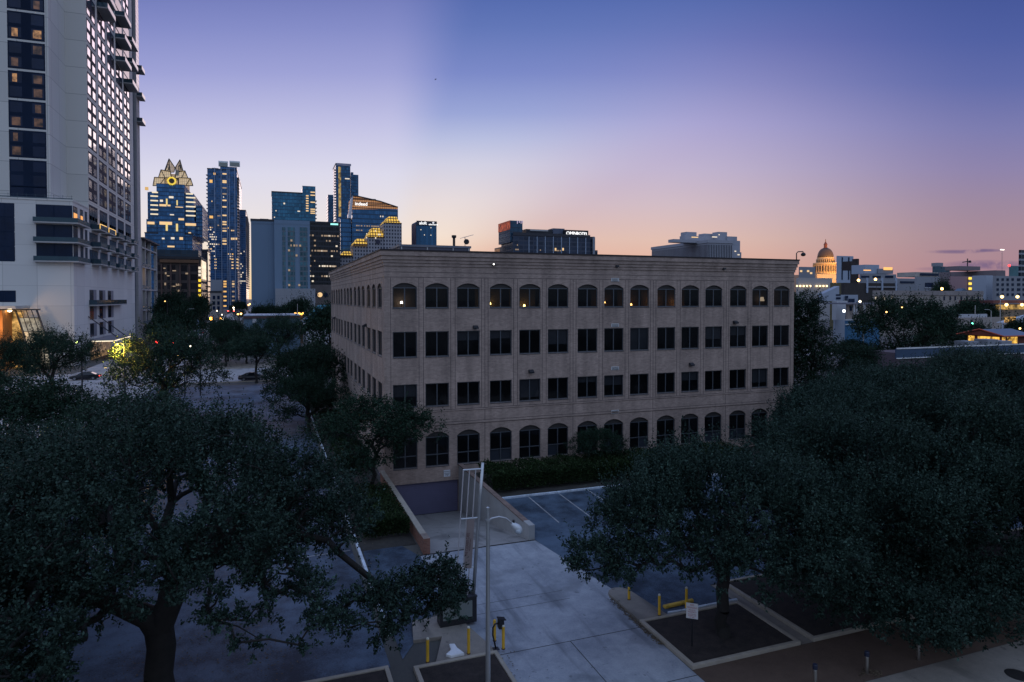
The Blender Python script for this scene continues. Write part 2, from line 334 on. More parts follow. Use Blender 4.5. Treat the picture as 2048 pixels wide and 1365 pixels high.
b = MB()   # tooled joints in the concrete
for y0,y1,x0,x1 in ((-27.06,-27.02,.12,6.8),(-31.0,-30.96,0,6.8),(-35.0,-34.96,0,6.8)): b.quad((x0,y0,.0135),(x1,y0,.0135),(x1,y1,.0135),(x0,y1,.0135))
for x in (3.3,): b.quad((x,-40,.0135),(x+.035,-40,.0135),(x+.035,-27.06,.0135),(x,-27.06,.0135))
for y in (-22.6,-23.5): b.quad((-.7,y,.0135),(5.0,y+.05,.0135),(5.0,y+.075,.0135),(-.7,y+.03,.0135))
tag(b.build('pavement_joint', mat('joint_dark', (.03,.03,.032), .9)), kind='structure')
b = MB(); b.box(RX0-.5,RX1+.28,RY0-.16,RY0-.0,-.1,.009); tag(b.build('trench_drain', mat('drain_grate', (.006,.006,.007), .6)), kind='structure')
# ramp down to the garage
b = MB(); b.quad((RX0,RY0,.004),(RX1,RY0,.004),(RX1,.6,-3.15),(RX0,.6,-3.15)); tag(b.build('ramp', RAMPM), kind='structure')
# beds
def bed(x0,x1,y0,y1,z,label):
    tp = thing('planting_bed', label, 'planting bed', ((x0+x1)/2,(y0+y1)/2,0), 'kerbed planting beds along the pavement'); k = .17
    m = MB(); nx, ny = 26, 16; rng = random.Random(int(x0*10)); 
    vs = [(x0+k+(x1-x0-2*k)*i/nx, y0+k+(y1-y0-2*k)*j/ny, z-.06+(.07*rng.random() if 0<i<nx and 0<j<ny else 0)) for j in range(ny+1) for i in range(nx+1)]
    m.add(vs, [(j*(nx+1)+i, j*(nx+1)+i+1, (j+1)*(nx+1)+i+1, (j+1)*(nx+1)+i) for j in range(ny) for i in range(nx)])
    m.build('mulch', MULCH, tp, smooth=True)
    for a in ((x0,x1,y0,y0+k),(x0,x1,y1-k,y1),(x0,x0+k,y0+k,y1-k),(x1-k,x1,y0+k,y1-k)): MB().box(*a,-.05,z).build('kerb', KERB, tp, bevel=.025)
    return tp
bed(6.86,12.2,-30.6,-26.66,.15,'kerbed bed of dark mulch with the white notice in it')
bed(12.88,40,-30.6,-24.6,.15,'long kerbed bed under the oaks, past the gap in the kerb')
bl = bed(-3.3,.12,-30.6,-26.85,.15,'kerbed bed of brown mulch at the foot of the grey lamp post')
bed(-26,-4.2,-30.6,-26.45,.15,'kerbed bed round the trunk of the big oak left of the drive')
# kerbed concrete island
isl = []
for i in range(9): a = math.pi*i/8; isl.append((7.45-.58*math.cos(a) , -23.95+.58*math.sin(a)))
isl = [(6.87,-26.62)] + isl + [(8.1,-24.6),(8.35,-26.62)]
tag(MB().prism(isl[::-1], -.05, .13).build('traffic_island', [WALK], bevel=.03), 'raised concrete island with a rounded nose beside the drive', 'island')
isl2 = [(-2.4,-26.82),(.1,-26.82),(-.42,-24.4),(-.6,-23.2),(-2.6,-23.2),(-2.9,-24.9),(-1.7,-25.0)]
tag(MB().prism(isl2, -.05, .13).build('traffic_island', [WALK], bevel=.03), 'raised concrete island under the banner sign and card reader', 'island')
tag(MB().prism([(-1.78,-26.8),(-1.22,-26.78),(-1.38,-26.3),(-1.4,-25.95),(-1.62,-25.9),(-1.66,-26.35),(-1.95,-26.62)], 0.12, .24).build('kerb_stone', WHITEP, bevel=.03), 'curved white painted kerb piece at the corner of the mulch bed', 'kerb')
# white kerb lines
def kerb(label, pts, wd=.16, h=.14, m=WHITEP):
    b = MB()
    for (x0,y0),(x1,y1) in zip(pts, pts[1:]):
        d = np.array([x1-x0,y1-y0]); d /= np.linalg.norm(d); n = np.array([-d[1],d[0]])*wd/2
        g = d*.012
        b.prism([(x0+g[0]-n[0],y0+g[1]-n[1]),(x1-g[0]-n[0],y1-g[1]-n[1]),(x1-g[0]+n[0],y1-g[1]+n[1]),(x0+g[0]+n[0],y0+g[1]+n[1])][::1], -.05, h)
    return tag(b.build('kerb', m, bevel=.03), label, 'kerb')
WORNW = mat('worn_white_kerb', (.55,.6,.66), .7, var=.4, scale=6)
kerb('white painted kerb in front of the clipped hedge', [(6.6+i*2.4,-7.6+.03*(i%2)) for i in range(15)], m=WORNW)
kerb('white painted kerb along the left side of the brick block', [(-3.75,-24+i*3.0) for i in range(25)], m=WORNW)
kerb('worn white kerb behind the mulch bed and notice', [(8.45,-26.5),(9.2,-26.55),(10.6,-26.5),(12.3,-26.5)], .12, .16, WORNW)
kerb('pale kerb along the near edge of the cross street', [(-24+i*3.0,70.3) for i in range(9)], .2, .15, KERB)
kerb('pale kerb along the far edge of the cross street', [(-24+i*3.0,94.3) for i in range(25)], .2, .15, KERB)
sheet('verge', [(-3.6,-.45,-14,62)], ground_mat('verge_dirt', (.016,.014,.012), (.05,.043,.036), .8, .95), LZ+.002)
sheet('verge', [(6.35,41,-7.45,-.05)], MATS['verge_dirt'], LZ+.002)
sheet('plaza', [(-22,40,94.5,120)], WALK, LZ+.001)
# ramp side walls
CAPB = brick_mat('cap_brick', (.26,.18,.15,1), (.2,.14,.12,1), (.2,.18,.17,1), .2, .07)
for lab,x0,x1,m in (('concrete ramp wall with a brick cap on the parking side',RX1,RX1+.26,CONC),('brick faced ramp wall on the oak side',RX0-.26,RX0,RBRICK)):
    wl = thing('ramp_wall', lab, 'wall', ((x0+x1)/2,-8,0), 'low walls beside the garage ramp')
    MB().box(x0,x1,RY0+.02,-.02,-3.3,.78).build('wall', m, wl)
    MB().box(x0-.05,x1+.05,RY0+.9,-.02,.782,.87).build('cap', CAPB if m is CONC else KERB, wl, bevel=.012)
    MB().box(x0-.06,x1+.06,RY0-.03,RY0+.88,.0 if m is RBRICK else -.1,.9).build('end_pier', m, wl, bevel=.015)
tag(MB().lathe([(.42,0.0),(.42,.012),(.36,.02)], (18.3,-35.2,.008), 28).build('manhole_cover', mat('cast_iron', (.03,.026,.024), .6, .4, var=.4, scale=12)), 'round iron manhole cover in the pale footpath', 'manhole cover')
# ---------------------------------------------------------------- the brick office block
BL, BD, BH = 40.57, 47.4, 18.2
bb = thing('office_building', 'four storey tan brick office block with arched top windows and a garage ramp', 'building', (BL/2, BD/2, 0))
WU = [g*8.05+o for g in range(5) for o in (.65,3.26,5.88)]
SV = [g*10.05+o for g in range(5) for o in (1.3,4.45,7.65)][:14]
fF = lambda u,d,z: (u, d, z)       # front face: u along x, depth inwards +y
fL = lambda u,d,z: (d, BD-u, z)    # left face seen from outside runs from far to near
ROWS = [(0,4.0,.82,3.62,.42),(4.0,8.6,5.69,7.55,0),(8.6,12.7,9.70,11.74,0),(12.7,16.9,13.62,15.62,.36)]
RV = .22
def arch(u0,u1,z1,rise,n=8):
    if rise == 0: return [(u0,z1),(u1,z1)]
    h = (u1-u0)/2; R = (h*h+rise*rise)/(2*rise); cz = z1-R; a = math.asin(h/R)
    return [((u0+u1)/2+R*math.sin(-a+2*a*i/n), cz+R*math.cos(-a+2*a*i/n)) for i in range(n+1)]
def cell(b, fn, c0,c1,z0,z1,u0,u1,w0,w1,rise):
    Q = lambda *p: b.quad(*[fn(a,0,c) for a,c in p])
    A = arch(u0,u1,w1,rise); zs = A[0][1]
    Q((c0,z0),(c1,z0),(c1,w0),(c0,w0)); Q((c0,w0),(u0,w0),(u0,zs),(c0,zs)); Q((u1,w0),(c1,w0),(c1,zs),(u1,zs))
    Q((c0,zs),(u0,zs),(u0,z1),(c0,z1)); Q((u1,zs),(c1,zs),(c1,z1),(u1,z1))
    for (a,za),(c,zc) in zip(A,A[1:]): Q((a,za),(c,zc),(c,z1),(a,z1))
    ring = [(u0,w0),(u1,w0)]+[(a,z) for a,z in A[::-1]]
    for (a,za),(c,zc) in zip(ring, ring[1:]+ring[:1]): b.quad(fn(a,0,za),fn(a,RV,za),fn(c,RV,zc),fn(c,0,zc))
def wall_face(fn, us, wd, L):
    b = MB(); ed = [0]+[(us[i]+wd+us[i+1])/2 for i in range(len(us)-1)]+[L]
    for z0,z1,w0,w1,rise in ROWS:
        if fn is fL and z0 == 0: b.quad(fn(0,0,0),fn(L,0,0),fn(L,0,z1),fn(0,0,z1)); continue
        for i,u in enumerate(us): cell(b, fn, ed[i], ed[i+1], z0, z1, u, u+wd, w0, w1, rise)
    b.quad(fn(0,0,16.9),fn(L,0,16.9),fn(L,0,BH-.05),fn(0,0,BH-.05)); return b
b = wall_face(fF, WU, 1.95, BL)
b.quad((0,0,-.42),(6.0,0,-.42),(6.0,0,0),(0,0,0)); b.quad((6.0,0,-.6),(BL,0,-.6),(BL,0,0),(6.0,0,0)); b.quad((0,0,-.42),(0,.3,-.42),(6,.3,-.42),(6,0,-.42)); b.quad((-.36,0,-.42),(0,0,-.42),(0,0,0),(-.36,0,0)); b.quad((6,0,-3.4),(6,.31,-3.4),(6,.31,-.42),(6,0,-.42)); b.quad((0,0,-3.4),(0,.31,-3.4),(0,.31,-.42),(0,0,-.42))
b.build('wall', BRICK, bb)
SVL = [BD-s-2.2 for s in SV][::-1]
wall_face(fL, SVL, 2.2, BD).build('wall', BRICK, bb)
b = MB(); b.quad((BL,0,-.6),(BL,BD,-.6),(BL,BD,BH-.05),(BL,0,BH-.05)); b.quad((0,BD,-.6),(BL,BD,-.6),(BL,BD,BH-.05),(0,BD,BH-.05)); b.build('wall', BRICK, bb)
MB().box(.32,BL-.32,.32,BD-.32,17.3,17.45).build('roof', mat('roof_felt', (.08,.08,.085), .9), bb)
for z in (-.3,4.1,8.3,12.55,16.6): MB().box(.3,BL-.3,.3,BD-.3,z,z+.35).build('floor_slab', mat('dim_ceiling', (.2,.19,.18), .9), bb)
MB().box(7,BL-7,8,BD-8,.06,16.55).build('core_wall', mat('dim_wall', (.22,.19,.16), .9), bb)
b = MB()   # corbelled cornice, four brick steps
st = [(16.95,17.2,.07),(17.2,17.45,.14),(17.45,17.75,.22),(17.75,18.12,.32)]
for z0,z1,o in st:
    b.box(-o,BL+o,-o,-.002,z0+.003,z1); b.box(-o,-.002,0,BD,z0+.003,z1); b.box(BL+.002,BL+o,0,BD,z0+.003,z1)
b.build('cornice', BRICK, bb)
b = MB(); o = .37
b.box(-o,BL+o,-o,.28,18.123,18.24); b.box(-o,.28,.281,BD,18.123,18.24); b.box(BL-.28,BL+o,.281,BD,18.123,18.24); b.build('coping', COPING, bb)
b = MB()   # dark mortar strips on the brick: courses and bay joints
for z in (4.1,4.32,5.2,5.34,16.05,16.45):
    h = .035
    b.box(0,BL,-.006,-.0005,z,z+h); b.box(-.006,-.0005,0,BD,z,z+h)
for u in WU:
    for e in (u-.17,u+1.95+.13): b.box(e,e+.035,-.005,-.0005,5.4,16.03)
for g in range(4): e = (WU[g*3+2]+1.95+WU[g*3+3])/2; b.box(e-.02,e+.02,-.0052,-.0006,0,16.03)
for s in SV:
    for e in (s-.18,s+2.2+.14): b.box(-.005,-.0005,e,e+.035,5.4,16.03)
b.build('control_joint', mat('joint_mortar', (.075,.06,.055), .9), bb)
b = MB(); b.box(-.05,BL+.05,-.05,-.007,4.15,4.3); b.box(-.05,-.007,0,BD,4.15,4.3); b.box(-.04,BL+.04,-.04,-.007,5.23,5.33); b.box(-.04,-.007,0,BD,5.23,5.33); b.build('string_course', BRICK, bb)
# windows: one of each kind, then linked copies
FRAME = mat('window_frame', (.10,.11,.125), .4, .4, var=.1)
PANE = glass_mat('dark_pane', (.006,.007,.009), .45, .03)
INFILL = mat('arch_infill', (.035,.03,.028), .7, var=.15)
def window(fn2, wd, w0, w1, rise, bars, transom=None):
    """frame as a part with its glass as a sub-part; local origin at the sill's left corner"""
    A = arch(0,wd,w1-w0,rise); zs = A[0][1]; t_ = .07; f = MB(); f.mi = 0
    bx = lambda a0,a1,z0,z1,d0=.10,d1=.17: f.box(*_mm(fn2,a0,a1,d0,d1,z0,z1))
    bx(0,t_,0,zs); bx(wd-t_,wd,0,zs); bx(t_,wd-t_,0,t_)
    top = zs
    bx(t_,wd-t_,top-t_,top)
    for u in bars: bx(u-.045,u+.045,t_,top-t_)
    if transom: bx(t_,wd-t_,transom-.04,transom+.04,.095,.168)
    bx(-.0,wd,-.045,-.002,-.05,.2)
    if rise:
        f.mi = 1; P = [(a,z) for a,z in A]
        f.extrude([fn2(a,.13,z) for a,z in P], np.array(fn2(0,.03,0))-np.array(fn2(0,0,0)))
    o = f.build('window', [FRAME, INFILL], None, local=True)
    p = MB(); p.quad(fn2(t_,.14,t_),fn2(wd-t_,.14,t_),fn2(wd-t_,.14,top-t_),fn2(t_,.14,top-t_)); p.build('pane', PANE, o, local=True)
    return o
def _mm(fn2,a0,a1,d0,d1,z0,z1):
    p, q_ = fn2(a0,d0,z0), fn2(a1,d1,z1); return (p[0],q_[0],p[1],q_[1],p[2],q_[2])
g1 = lambda u,d,z: (u,d,z); g2 = lambda u,d,z: (d,-u,z)
base = Vector(bb.location); cnt = 0; STUFFW = []
for face,us,wd,gg in ((0,WU,1.95,g1),(1,SVL,2.2,g2)):
    for r in (3,2,1,0):
        z0,z1,w0,w1,rise = ROWS[r]
        if face == 1 and r == 0: continue
        proto = None
        for u in (us[::-1] if face else us):
            loc = Vector((u,0,w0) if face == 0 else (0,BD-u,w0)) - base
            if proto is None: proto = window(gg, wd, w0, w1, rise, [wd/2], .95 if r == 0 else None); proto.parent = bb; proto.location = loc
            else: link_copy(proto, bb, loc)
for i,(a,c_) in {3:(0,1),5:(0,.5),6:(0,1),7:(0,1),8:(.5,1),11:(0,1),12:(0,1),1:(.0,.0)}.items():
    if c_ > a: MB().box(WU[i]+.09+1.77*a,WU[i]+.09+1.77*c_,.185,.2,.9,1.72).build('window_blind', mat('blind_grey',(.22,.25,.30),.8,var=.1), bb)
for i,r,h in ((0,1,.5),(2,2,.35),(4,1,.8),(5,2,.6),(7,1,.45),(8,2,.9),(10,1,.4),(11,2,.55),(13,1,.7),(3,2,.3),(12,2,.4),(6,1,.25)):
    z0,z1,w0,w1,_r = ROWS[r]; MB().box(WU[i]+.09,WU[i]+1.86,.2,.215,w1-.08-h*(w1-w0),w1-.08).build('window_blind', mat('blind_dim',(.16,.16,.17),.8,var=.15), bb)
VENT = mat('vent_metal', (.8,.8,.8), .5, .3)
def on_front(px,py): p = onY(px,py,0); return p
for py in (560,651,737,824):
    p = onY(1230,py,0); v = MB(); v.box(p[0]-.38,p[0]+.38,-.04,-.008,p[2]-.15,p[2]+.15); o = v.build('wall_vent', [VENT], bb)
    v = MB(); [v.box(p[0]-.33,p[0]+.33,-.05,-.041,p[2]-.12+k*.09,p[2]-.075+k*.09) for k in range(3)]; v.build('louvre', DARKM, o)
def flood(p, n):    # hooded flood lamp on the wall
    v = MB(); d = np.array(n); s = np.array([-d[1],d[0],0]); P = lambda a,b_,c: tuple(np.array(p)+d*a+s*b_+np.array([0,0,c]))
    v.extrude([P(.01,-.2,.14),P(.12,-.2,.17),P(.42,-.2,.0),P(.40,-.2,-.12),P(.1,-.2,-.14),P(.01,-.2,-.1)], s*.4)
    o = v.build('wall_lamp', DARKM, bb, bevel=.02)
    v = MB(); v.extrude([P(.13,-.16,-.142),P(.38,-.16,-.126),P(.38,-.16,-.135),P(.13,-.16,-.152)], s*.32); v.build('lens', mat('lamp_glass', (.5,.52,.55), .2), o)
for px,py in ((950,655),(1061,743),(1381,729),(1469,645)): flood(onY(px,py,0), (0,-1,0))
for px,py in ((733,651),(671,636)): flood(onX(px,py,0), (-1,0,0))
for px,py,on in ((987,529,1),(1233,533,0),(1447,538,0)):
    p = onY(px,py,-.08); o = MB().box(p[0]-.14,p[0]+.14,-.32,-.072,p[2]-.09,p[2]+.09).build('security_lamp', DARKM, bb, bevel=.02)
    if on: MB().box(p[0]-.12,p[0]-.0,-.335,-.322,p[2]-.07,p[2]+.05).build('lens', glow('lamp_lens', (1,.95,.9), 3), o)
# garage door
d = MB(); [d.box(.02,5.98,.28,.31,-3.05+k*.165,-3.05+k*.165+.155) for k in range(16)]; gd = d.build('garage_door', mat('door_paint', (.16,.15,.24), .45, .2, var=.12), bb)
MB().box(.02,5.98,.26,.30,-3.14,-3.055).build('door_seal', BLACKM, gd)
MB().box(-.1,6.1,.34,.5,-3.5,-.1).build('garage_lintel', BLACKM, bb)
p = onY(894,947,-.01); cs = MB().box(p[0]-.27,p[0]+.27,-.03,-.008,p[2]-.27,p[2]+.27).build('clearance_sign', mat('sign_white', (.7,.7,.72), .5, var=.06), bb)
INK = mat('sign_ink', (.01,.01,.02), .6)
for s_,dz_,sz in (('MAXIMUM',.15,.11),('CLEARANCE',.0,.085),("7'0\"",-.14,.2)): lettering(s_, sz, INK, cs, (p[0],-.035,p[2]+dz_), (1,0,0), (0,0,1), .004)
# rooftop plant screen, as part of the block
pA = DP(800,489,66); zt = pA[2]; xa = onY(800,490,12)[0]; xb = onY(940,490,12)[0]; zt = onY(800,489,12)[2]
rs = MB().box(xa,xb,12,24,17.46,zt-.22).build('roof_screen', mat('roof_screen_metal', (.10,.10,.13), .45, .3, var=.12), bb)
MB().box(xa-.1,xb+.1,11.9,24.1,zt-.215,zt).build('screen_cap', mat('roof_cap_metal', (.17,.18,.22), .4, .3), rs)
b = MB(); [b.box(xa+(xb-xa)*f-.05,xa+(xb-xa)*f+.05,11.93,11.99,17.46,zt-.23) for f in (.02,.38,.75,.98)]; b.build('screen_post', STEEL, rs)
x0 = onY(793,497,10)[0]
p = onY(908,490,13); top = onY(908,471,13)
ex = thing('exhaust_stack', 'black exhaust stack with a flared cap on the roof', 'chimney', (p[0],13,17.46))
MB().lathe([(.13,17.4-17.46),(.13,top[2]-.3-17.46)], (p[0],13,17.46), 14).build('pipe', BLACKM, ex, smooth=False)
MB().lathe([(.13,-.31),(.24,-.22),(.24,-.02),(.2,0)], (p[0],13,top[2]), 14).build('cap', BLACKM, ex)
p = onY(930,490,12.5); an = thing('roof_antenna', 'roof aerial with a small satellite dish, right of the exhaust stack', 'antenna', (p[0],12.5,17.46))
t1 = onY(930,474,12.5); MB().tube([(p[0],12.5,zt-.05),(t1[0],12.5,t1[2])], .03).build('mast', BLACKM, an)
a0 = onY(921,477,12.5); a1 = onY(947,470,12.5); bm_ = MB(); bm_.tube([tuple(a0),tuple(a1)], .022)
for f in (0,.15,.3,.45,.6,.75,.9): q_ = a0+(a1-a0)*f; L = .5-.3*f; bm_.tube([(q_[0],q_[1]-L,q_[2]),(q_[0]+.08,q_[1]+L,q_[2])], .012, 5)
bm_.build('aerial', STEEL, an)
c0 = onY(933,484,12.2); dsh = MB(); dsh.tube([(c0[0],12.2,c0[2]),(c0[0]-.02,12.1,c0[2])], [.28,.22], 16); dsh.build('dish', BLACKM, an)
p = onX(1592,520,BL); rl = thing('roof_lamp', 'gooseneck lamp on the right hand corner of the brick roof', 'lamp', (BL-.3,.3,18.24))
q0 = onY(1593,519,.3); q1 = onY(1593,507,.3); q2 = onY(1596,504,.3); q3 = onY(1606,503.5,.3); q4 = onY(1606.5,507,.3)
MB().tube([(q0[0],.3,18.2),tuple(q1),tuple(q2),tuple(q3),tuple(q4)], .05).build('arm', BLACKM, rl, smooth=True)
MB().lathe([(.1,-.3),(.22,-.22),(.24,-.08),(.12,.06)], tuple(q4), 14).build('lamp_head', BLACKM, rl, smooth=True)
# added lamps stand in for light reflected by the top floor panes
def pane_reflection(i, dx, dz, dy, r, col, k, label, face=0):
    u = WU[i]+.97+dx if face == 0 else 0
    p = (WU[i]+.97+dx, dy, 13.62+dz) if face == 0 else (dy, SV[i]+1.1+dx, 13.62+dz)
    if face == 0: MB().box(p[0]-1.2,p[0]+1.2,p[1]+.45,p[1]+.5,12.9,15.7).build('glow_board', mat('glow_board_brown',(.20,.15,.11),.9,var=.1), bb)  # board added behind the lamp to catch its glow
    t_ = thing('reflection_lamp', label, 'lamp', (p[0],p[1],12.9), 'added lamps for reflections in the top floor panes')
    MB().lathe([(.12,12.9),(.03,12.94),(.03,p[2]-r)], (p[0],p[1],0), 10).build('stand', BLACKM, t_)
    MB().lathe([(r*.8,-r*.7),(r*.7,-.2*r),(r*.5,r*.7)], p, 12).build('lamp_shade', glow('lamp_%s'%i if face==0 else 'lampl_%s'%i, col, k), t_)
W_, Y_, O_ = (1,.86,.72), (1,.68,.2), (1,.5,.14)
for i,dx,dz,dy,r,col,k,l in ((0,-.08,.45,1.0,.13,W_,16,'white reflection low in the corner window of the front, as an added lamp'),(3,-.5,.34,1.4,.13,Y_,16,'yellow reflection in the fourth top floor window from the corner, as an added lamp'),(4,-.05,.16,1.2,.12,Y_,18,'yellow reflection at the sill of the fifth top floor window, as an added lamp'),
   (7,.45,.4,2.6,.1,O_,10,'dim orange reflection below the topmost wall vent, as an added lamp'),(8,.35,.2,2.1,.12,O_,12,'orange reflection in the window right of the topmost wall vent, as an added lamp'),
   (9,-.1,.45,1.8,.13,O_,18,'orange reflection in the tenth top floor window, as an added lamp'),(10,.05,.3,2.3,.12,O_,16,'orange reflection in the eleventh top floor window, as an added lamp'),(14,.35,.7,3.2,.3,(1,.75,.5),.8,'pale reflection in the last top floor window, as an added lamp')):
    pane_reflection(i,dx,dz,dy,r,col,k,l)
for i,dx,dz,l in ((1,-.2,1.15,'yellow reflection in the second window round the corner, as an added lamp'),(2,.1,.9,'reflection in the third window round the corner, as an added lamp')): pane_reflection(i,dx,dz,.9,.14,Y_,18,l,1)
# clipped hedge in front is built with the plants
# ---------------------------------------------------------------- the white hotel tower on the left
XH = -47.4; HY0 = 111.65; HY1 = 112.6; HY2 = 124.68; HX1 = -51.58; HYE = 179.3
def panel_mat(name, c, pu, pz, k=.6, var=.07):
    if name in MATS: return MATS[name]
    m = facade(name, c, tuple(a*k for a in c), pu, pz, .02, .02, .8, var, 0.); MATS[name] = m; return m
WHITE = panel_mat('white_panel', (.66,.63,.58), 5.2, 6.1)
WHITE2 = panel_mat('white_render', (.68,.65,.61), 6.0, 4.25, .75)
HGLASS = facade('hotel_glass', (.015,.02,.035), (.02,.022,.03), 1.6, 3.05, .06, .1, .08, .5, .2)
MIRROR = mat('mirror_pane', (.42,.43,.47), .06, 1., var=.06, scale=.4)
DPANE = mat('hotel_dark_pane', (.012,.018,.035), .15, .0, var=.3, scale=.2, spec=.2)
NAVY = mat('navy_spandrel', (.010,.020,.045), .75, 0., var=.3, scale=.15, spec=.15)
hb = thing('hotel_tower', 'tall white hotel tower with dark gridded windows and balconies', 'building', (-60,150,0))
ZP = 34.9; ZT = 128
MB().box(-110,XH,HY0,HY2,0,ZP).build('podium', WHITE2, hb)
MB().box(-110,HX1,HY1,HYE,ZP+.003,ZT).build('tower_wall', WHITE, hb)
MB().box(-110,XH-.0,HY2+.003,HYE,0,ZP).build('podium', WHITE2, hb)
MB().box(HX1+.003,XH,HY2,HYE,ZP+.003,ZT).build('tower_wall', WHITE, hb)
b = MB(); b.box(-110,XH+.12,HY0-.12,HY0+.1,ZP+.003,ZP+.35); b.box(XH-.1,XH+.12,HY0+.1,HY2-.0,ZP+.003,ZP+.35); b.build('parapet', WHITE, hb)
b = MB(); b.box(-70,XH+.05,HY0-.03,HY0,ZP+1.0,ZP+1.04); [b.box(-70+i*1.6,-69.95+i*1.6,HY0-.03,HY0,ZP+.35,ZP+1.25) for i in range(15)]; b.box(-70,XH,HY0-.015,HY0-.01,ZP+.4,ZP+.6); b.build('railing', mat('rail_glass', (.07,.11,.14), .1, .3, var=.1), hb)
# window band on the front: each bay a dark panel with four windows
LIT = [room_glow('warm_window', (1,.5,.2), .55, .9), room_glow('dim_window', (1,.5,.3), .12, .7)]
litset = {0:'    ',1:'d d ',2:'dd d',3:' dLd',4:'d  d',5:'LL  ',6:' d  ',7:'L dd',8:'LL d',9:'L d '}
def bay(parent, fn, loc, wd, h, panes, pm, dark=None, name='window'):
    f = MB(); f.box(*_mm(fn,0,wd,-.02,.0,0,h)); o = f.build(name, dark or NAVY, parent, local=True); o.location = Vector([float(a) for a in loc]) - wloc(parent)
    g = MB()
    for a0,a1,c0,c1 in panes: g.box(*_mm(fn,a0,a1,-.03,-.0205,c0,c1))
    g.build('pane', pm, o, local=True); return o
pan = [(.25,2.4,.35,2.45),(4.15,6.3,.35,2.45),(.25,2.4,3.2,5.3),(4.15,6.3,3.2,5.3)]
rng = random.Random(4); DP2 = mat('hotel_pane_blue', (.010,.022,.055), .12, .0, var=.4, scale=.3, spec=.25)
for k in range(11):
    z = 55.78+.1+(k-3)*6.1; h = 5.65
    o = bay(hb, lambda u,d,z_: (u,d,z_), (-58.75,HY1,z), 6.53, h, pan, DP2)
    if z < ZP: bpy.data.objects.remove(o.children[0]); bpy.data.objects.remove(o); continue
    for q_ in range(4):
        st_ = litset.get(k, 'd d ')[q_]
        if st_ in 'Ld':
            a0,a1,c0,c1 = pan[q_]; m = MB(); wv = rng.choice((0,.25,.5)); m.box(a0+.3+wv*rng.random(),a1-.35-wv,-.04,-.0305,c0+.15,c1-.25)
            pp = m.build('lit_window', LIT[0 if st_ == 'L' else 1], o, local=True)
bay(hb, lambda u,d,z_: (u,d,z_), (-58.75,HY1,ZP+.2), 6.53, 2.6, [(.25,2.4,.3,2.3),(4.15,6.3,.3,2.3)], DP2)
# right face: five columns of bays, windows mirror the sunset sky
gR = lambda u,d,z_: (-d,u,z_)
YC = [125.05+i*10.25 for i in range(5)]; CW = 8.1
ztop = [73.9,73.9+6.1,73.9+12.2]
panR = [(.4,2.9,.35,2.0),(4.9,7.4,.35,2.0),(.4,2.9,3.05,4.75),(4.9,7.4,3.05,4.75)]
proto = None
for i,y in enumerate(YC):
    for k in range(-5,5 if i < 2 else (7 if i == 2 else 6)):
        z = 67.6+k*6.1
        if z < 36.8: continue
        if i == 4 and k in (-1,): pm = DP2
        loc = Vector((XH,y,z))-Vector(hb.location)
        if proto is None: proto = bay(hb, gR, (XH,y,z), CW, 5.2, panR, MIRROR)
        else: link_copy(proto, hb, loc)
for i,y in enumerate(YC): bay(hb, gR, (XH,y,32.4), CW, 3.7, [(.4,2.6,.3,3.2),(3.0,5.2,.3,3.2),(5.6,7.7,.3,3.2)], DP2)
BALC = mat('balcony_slab', (.42,.40,.39), .8, var=.12)
GRAIL = mat('balcony_glass', (.045,.085,.11), .15, .3, var=.15)
def balcony(parent, y0,y1,z,out,x=XH,h=1.1):
    o = MB().box(x+.002,x+out,y0,y1,z-.28,z).build('balcony', BALC, parent)
    r = MB(); r.box(x+out-.06,x+out-.02,y0+.05,y1-.05,z+.002,z+h); r.box(x+.01,x+out-.061,y0+.05,y0+.09,z+.002,z+h); r.box(x+.01,x+out-.061,y1-.09,y1-.05,z+.002,z+h); r.build('railing', GRAIL, o)
    return o
for i,y in enumerate(YC):        # deep balconies near the top of the columns
    for k in range(6):
        z = (91.6 if i == 0 else 85.5 if i == 1 else 88.5 if i == 2 else 79.5 if i == 3 else 76.5)+k*3.05
        if (i,k) in ((0,0),(0,1),(1,0),(1,1),(1,3),(3,0),(3,2),(3,4),(4,0),(4,2),(4,4)): balcony(hb, y-.4, y+CW+.4, z, 2.4)
        MB().box(XH+.003,XH+.05,y,y+CW,z+.05,z+2.6).build('dark_opening', DP2, hb)
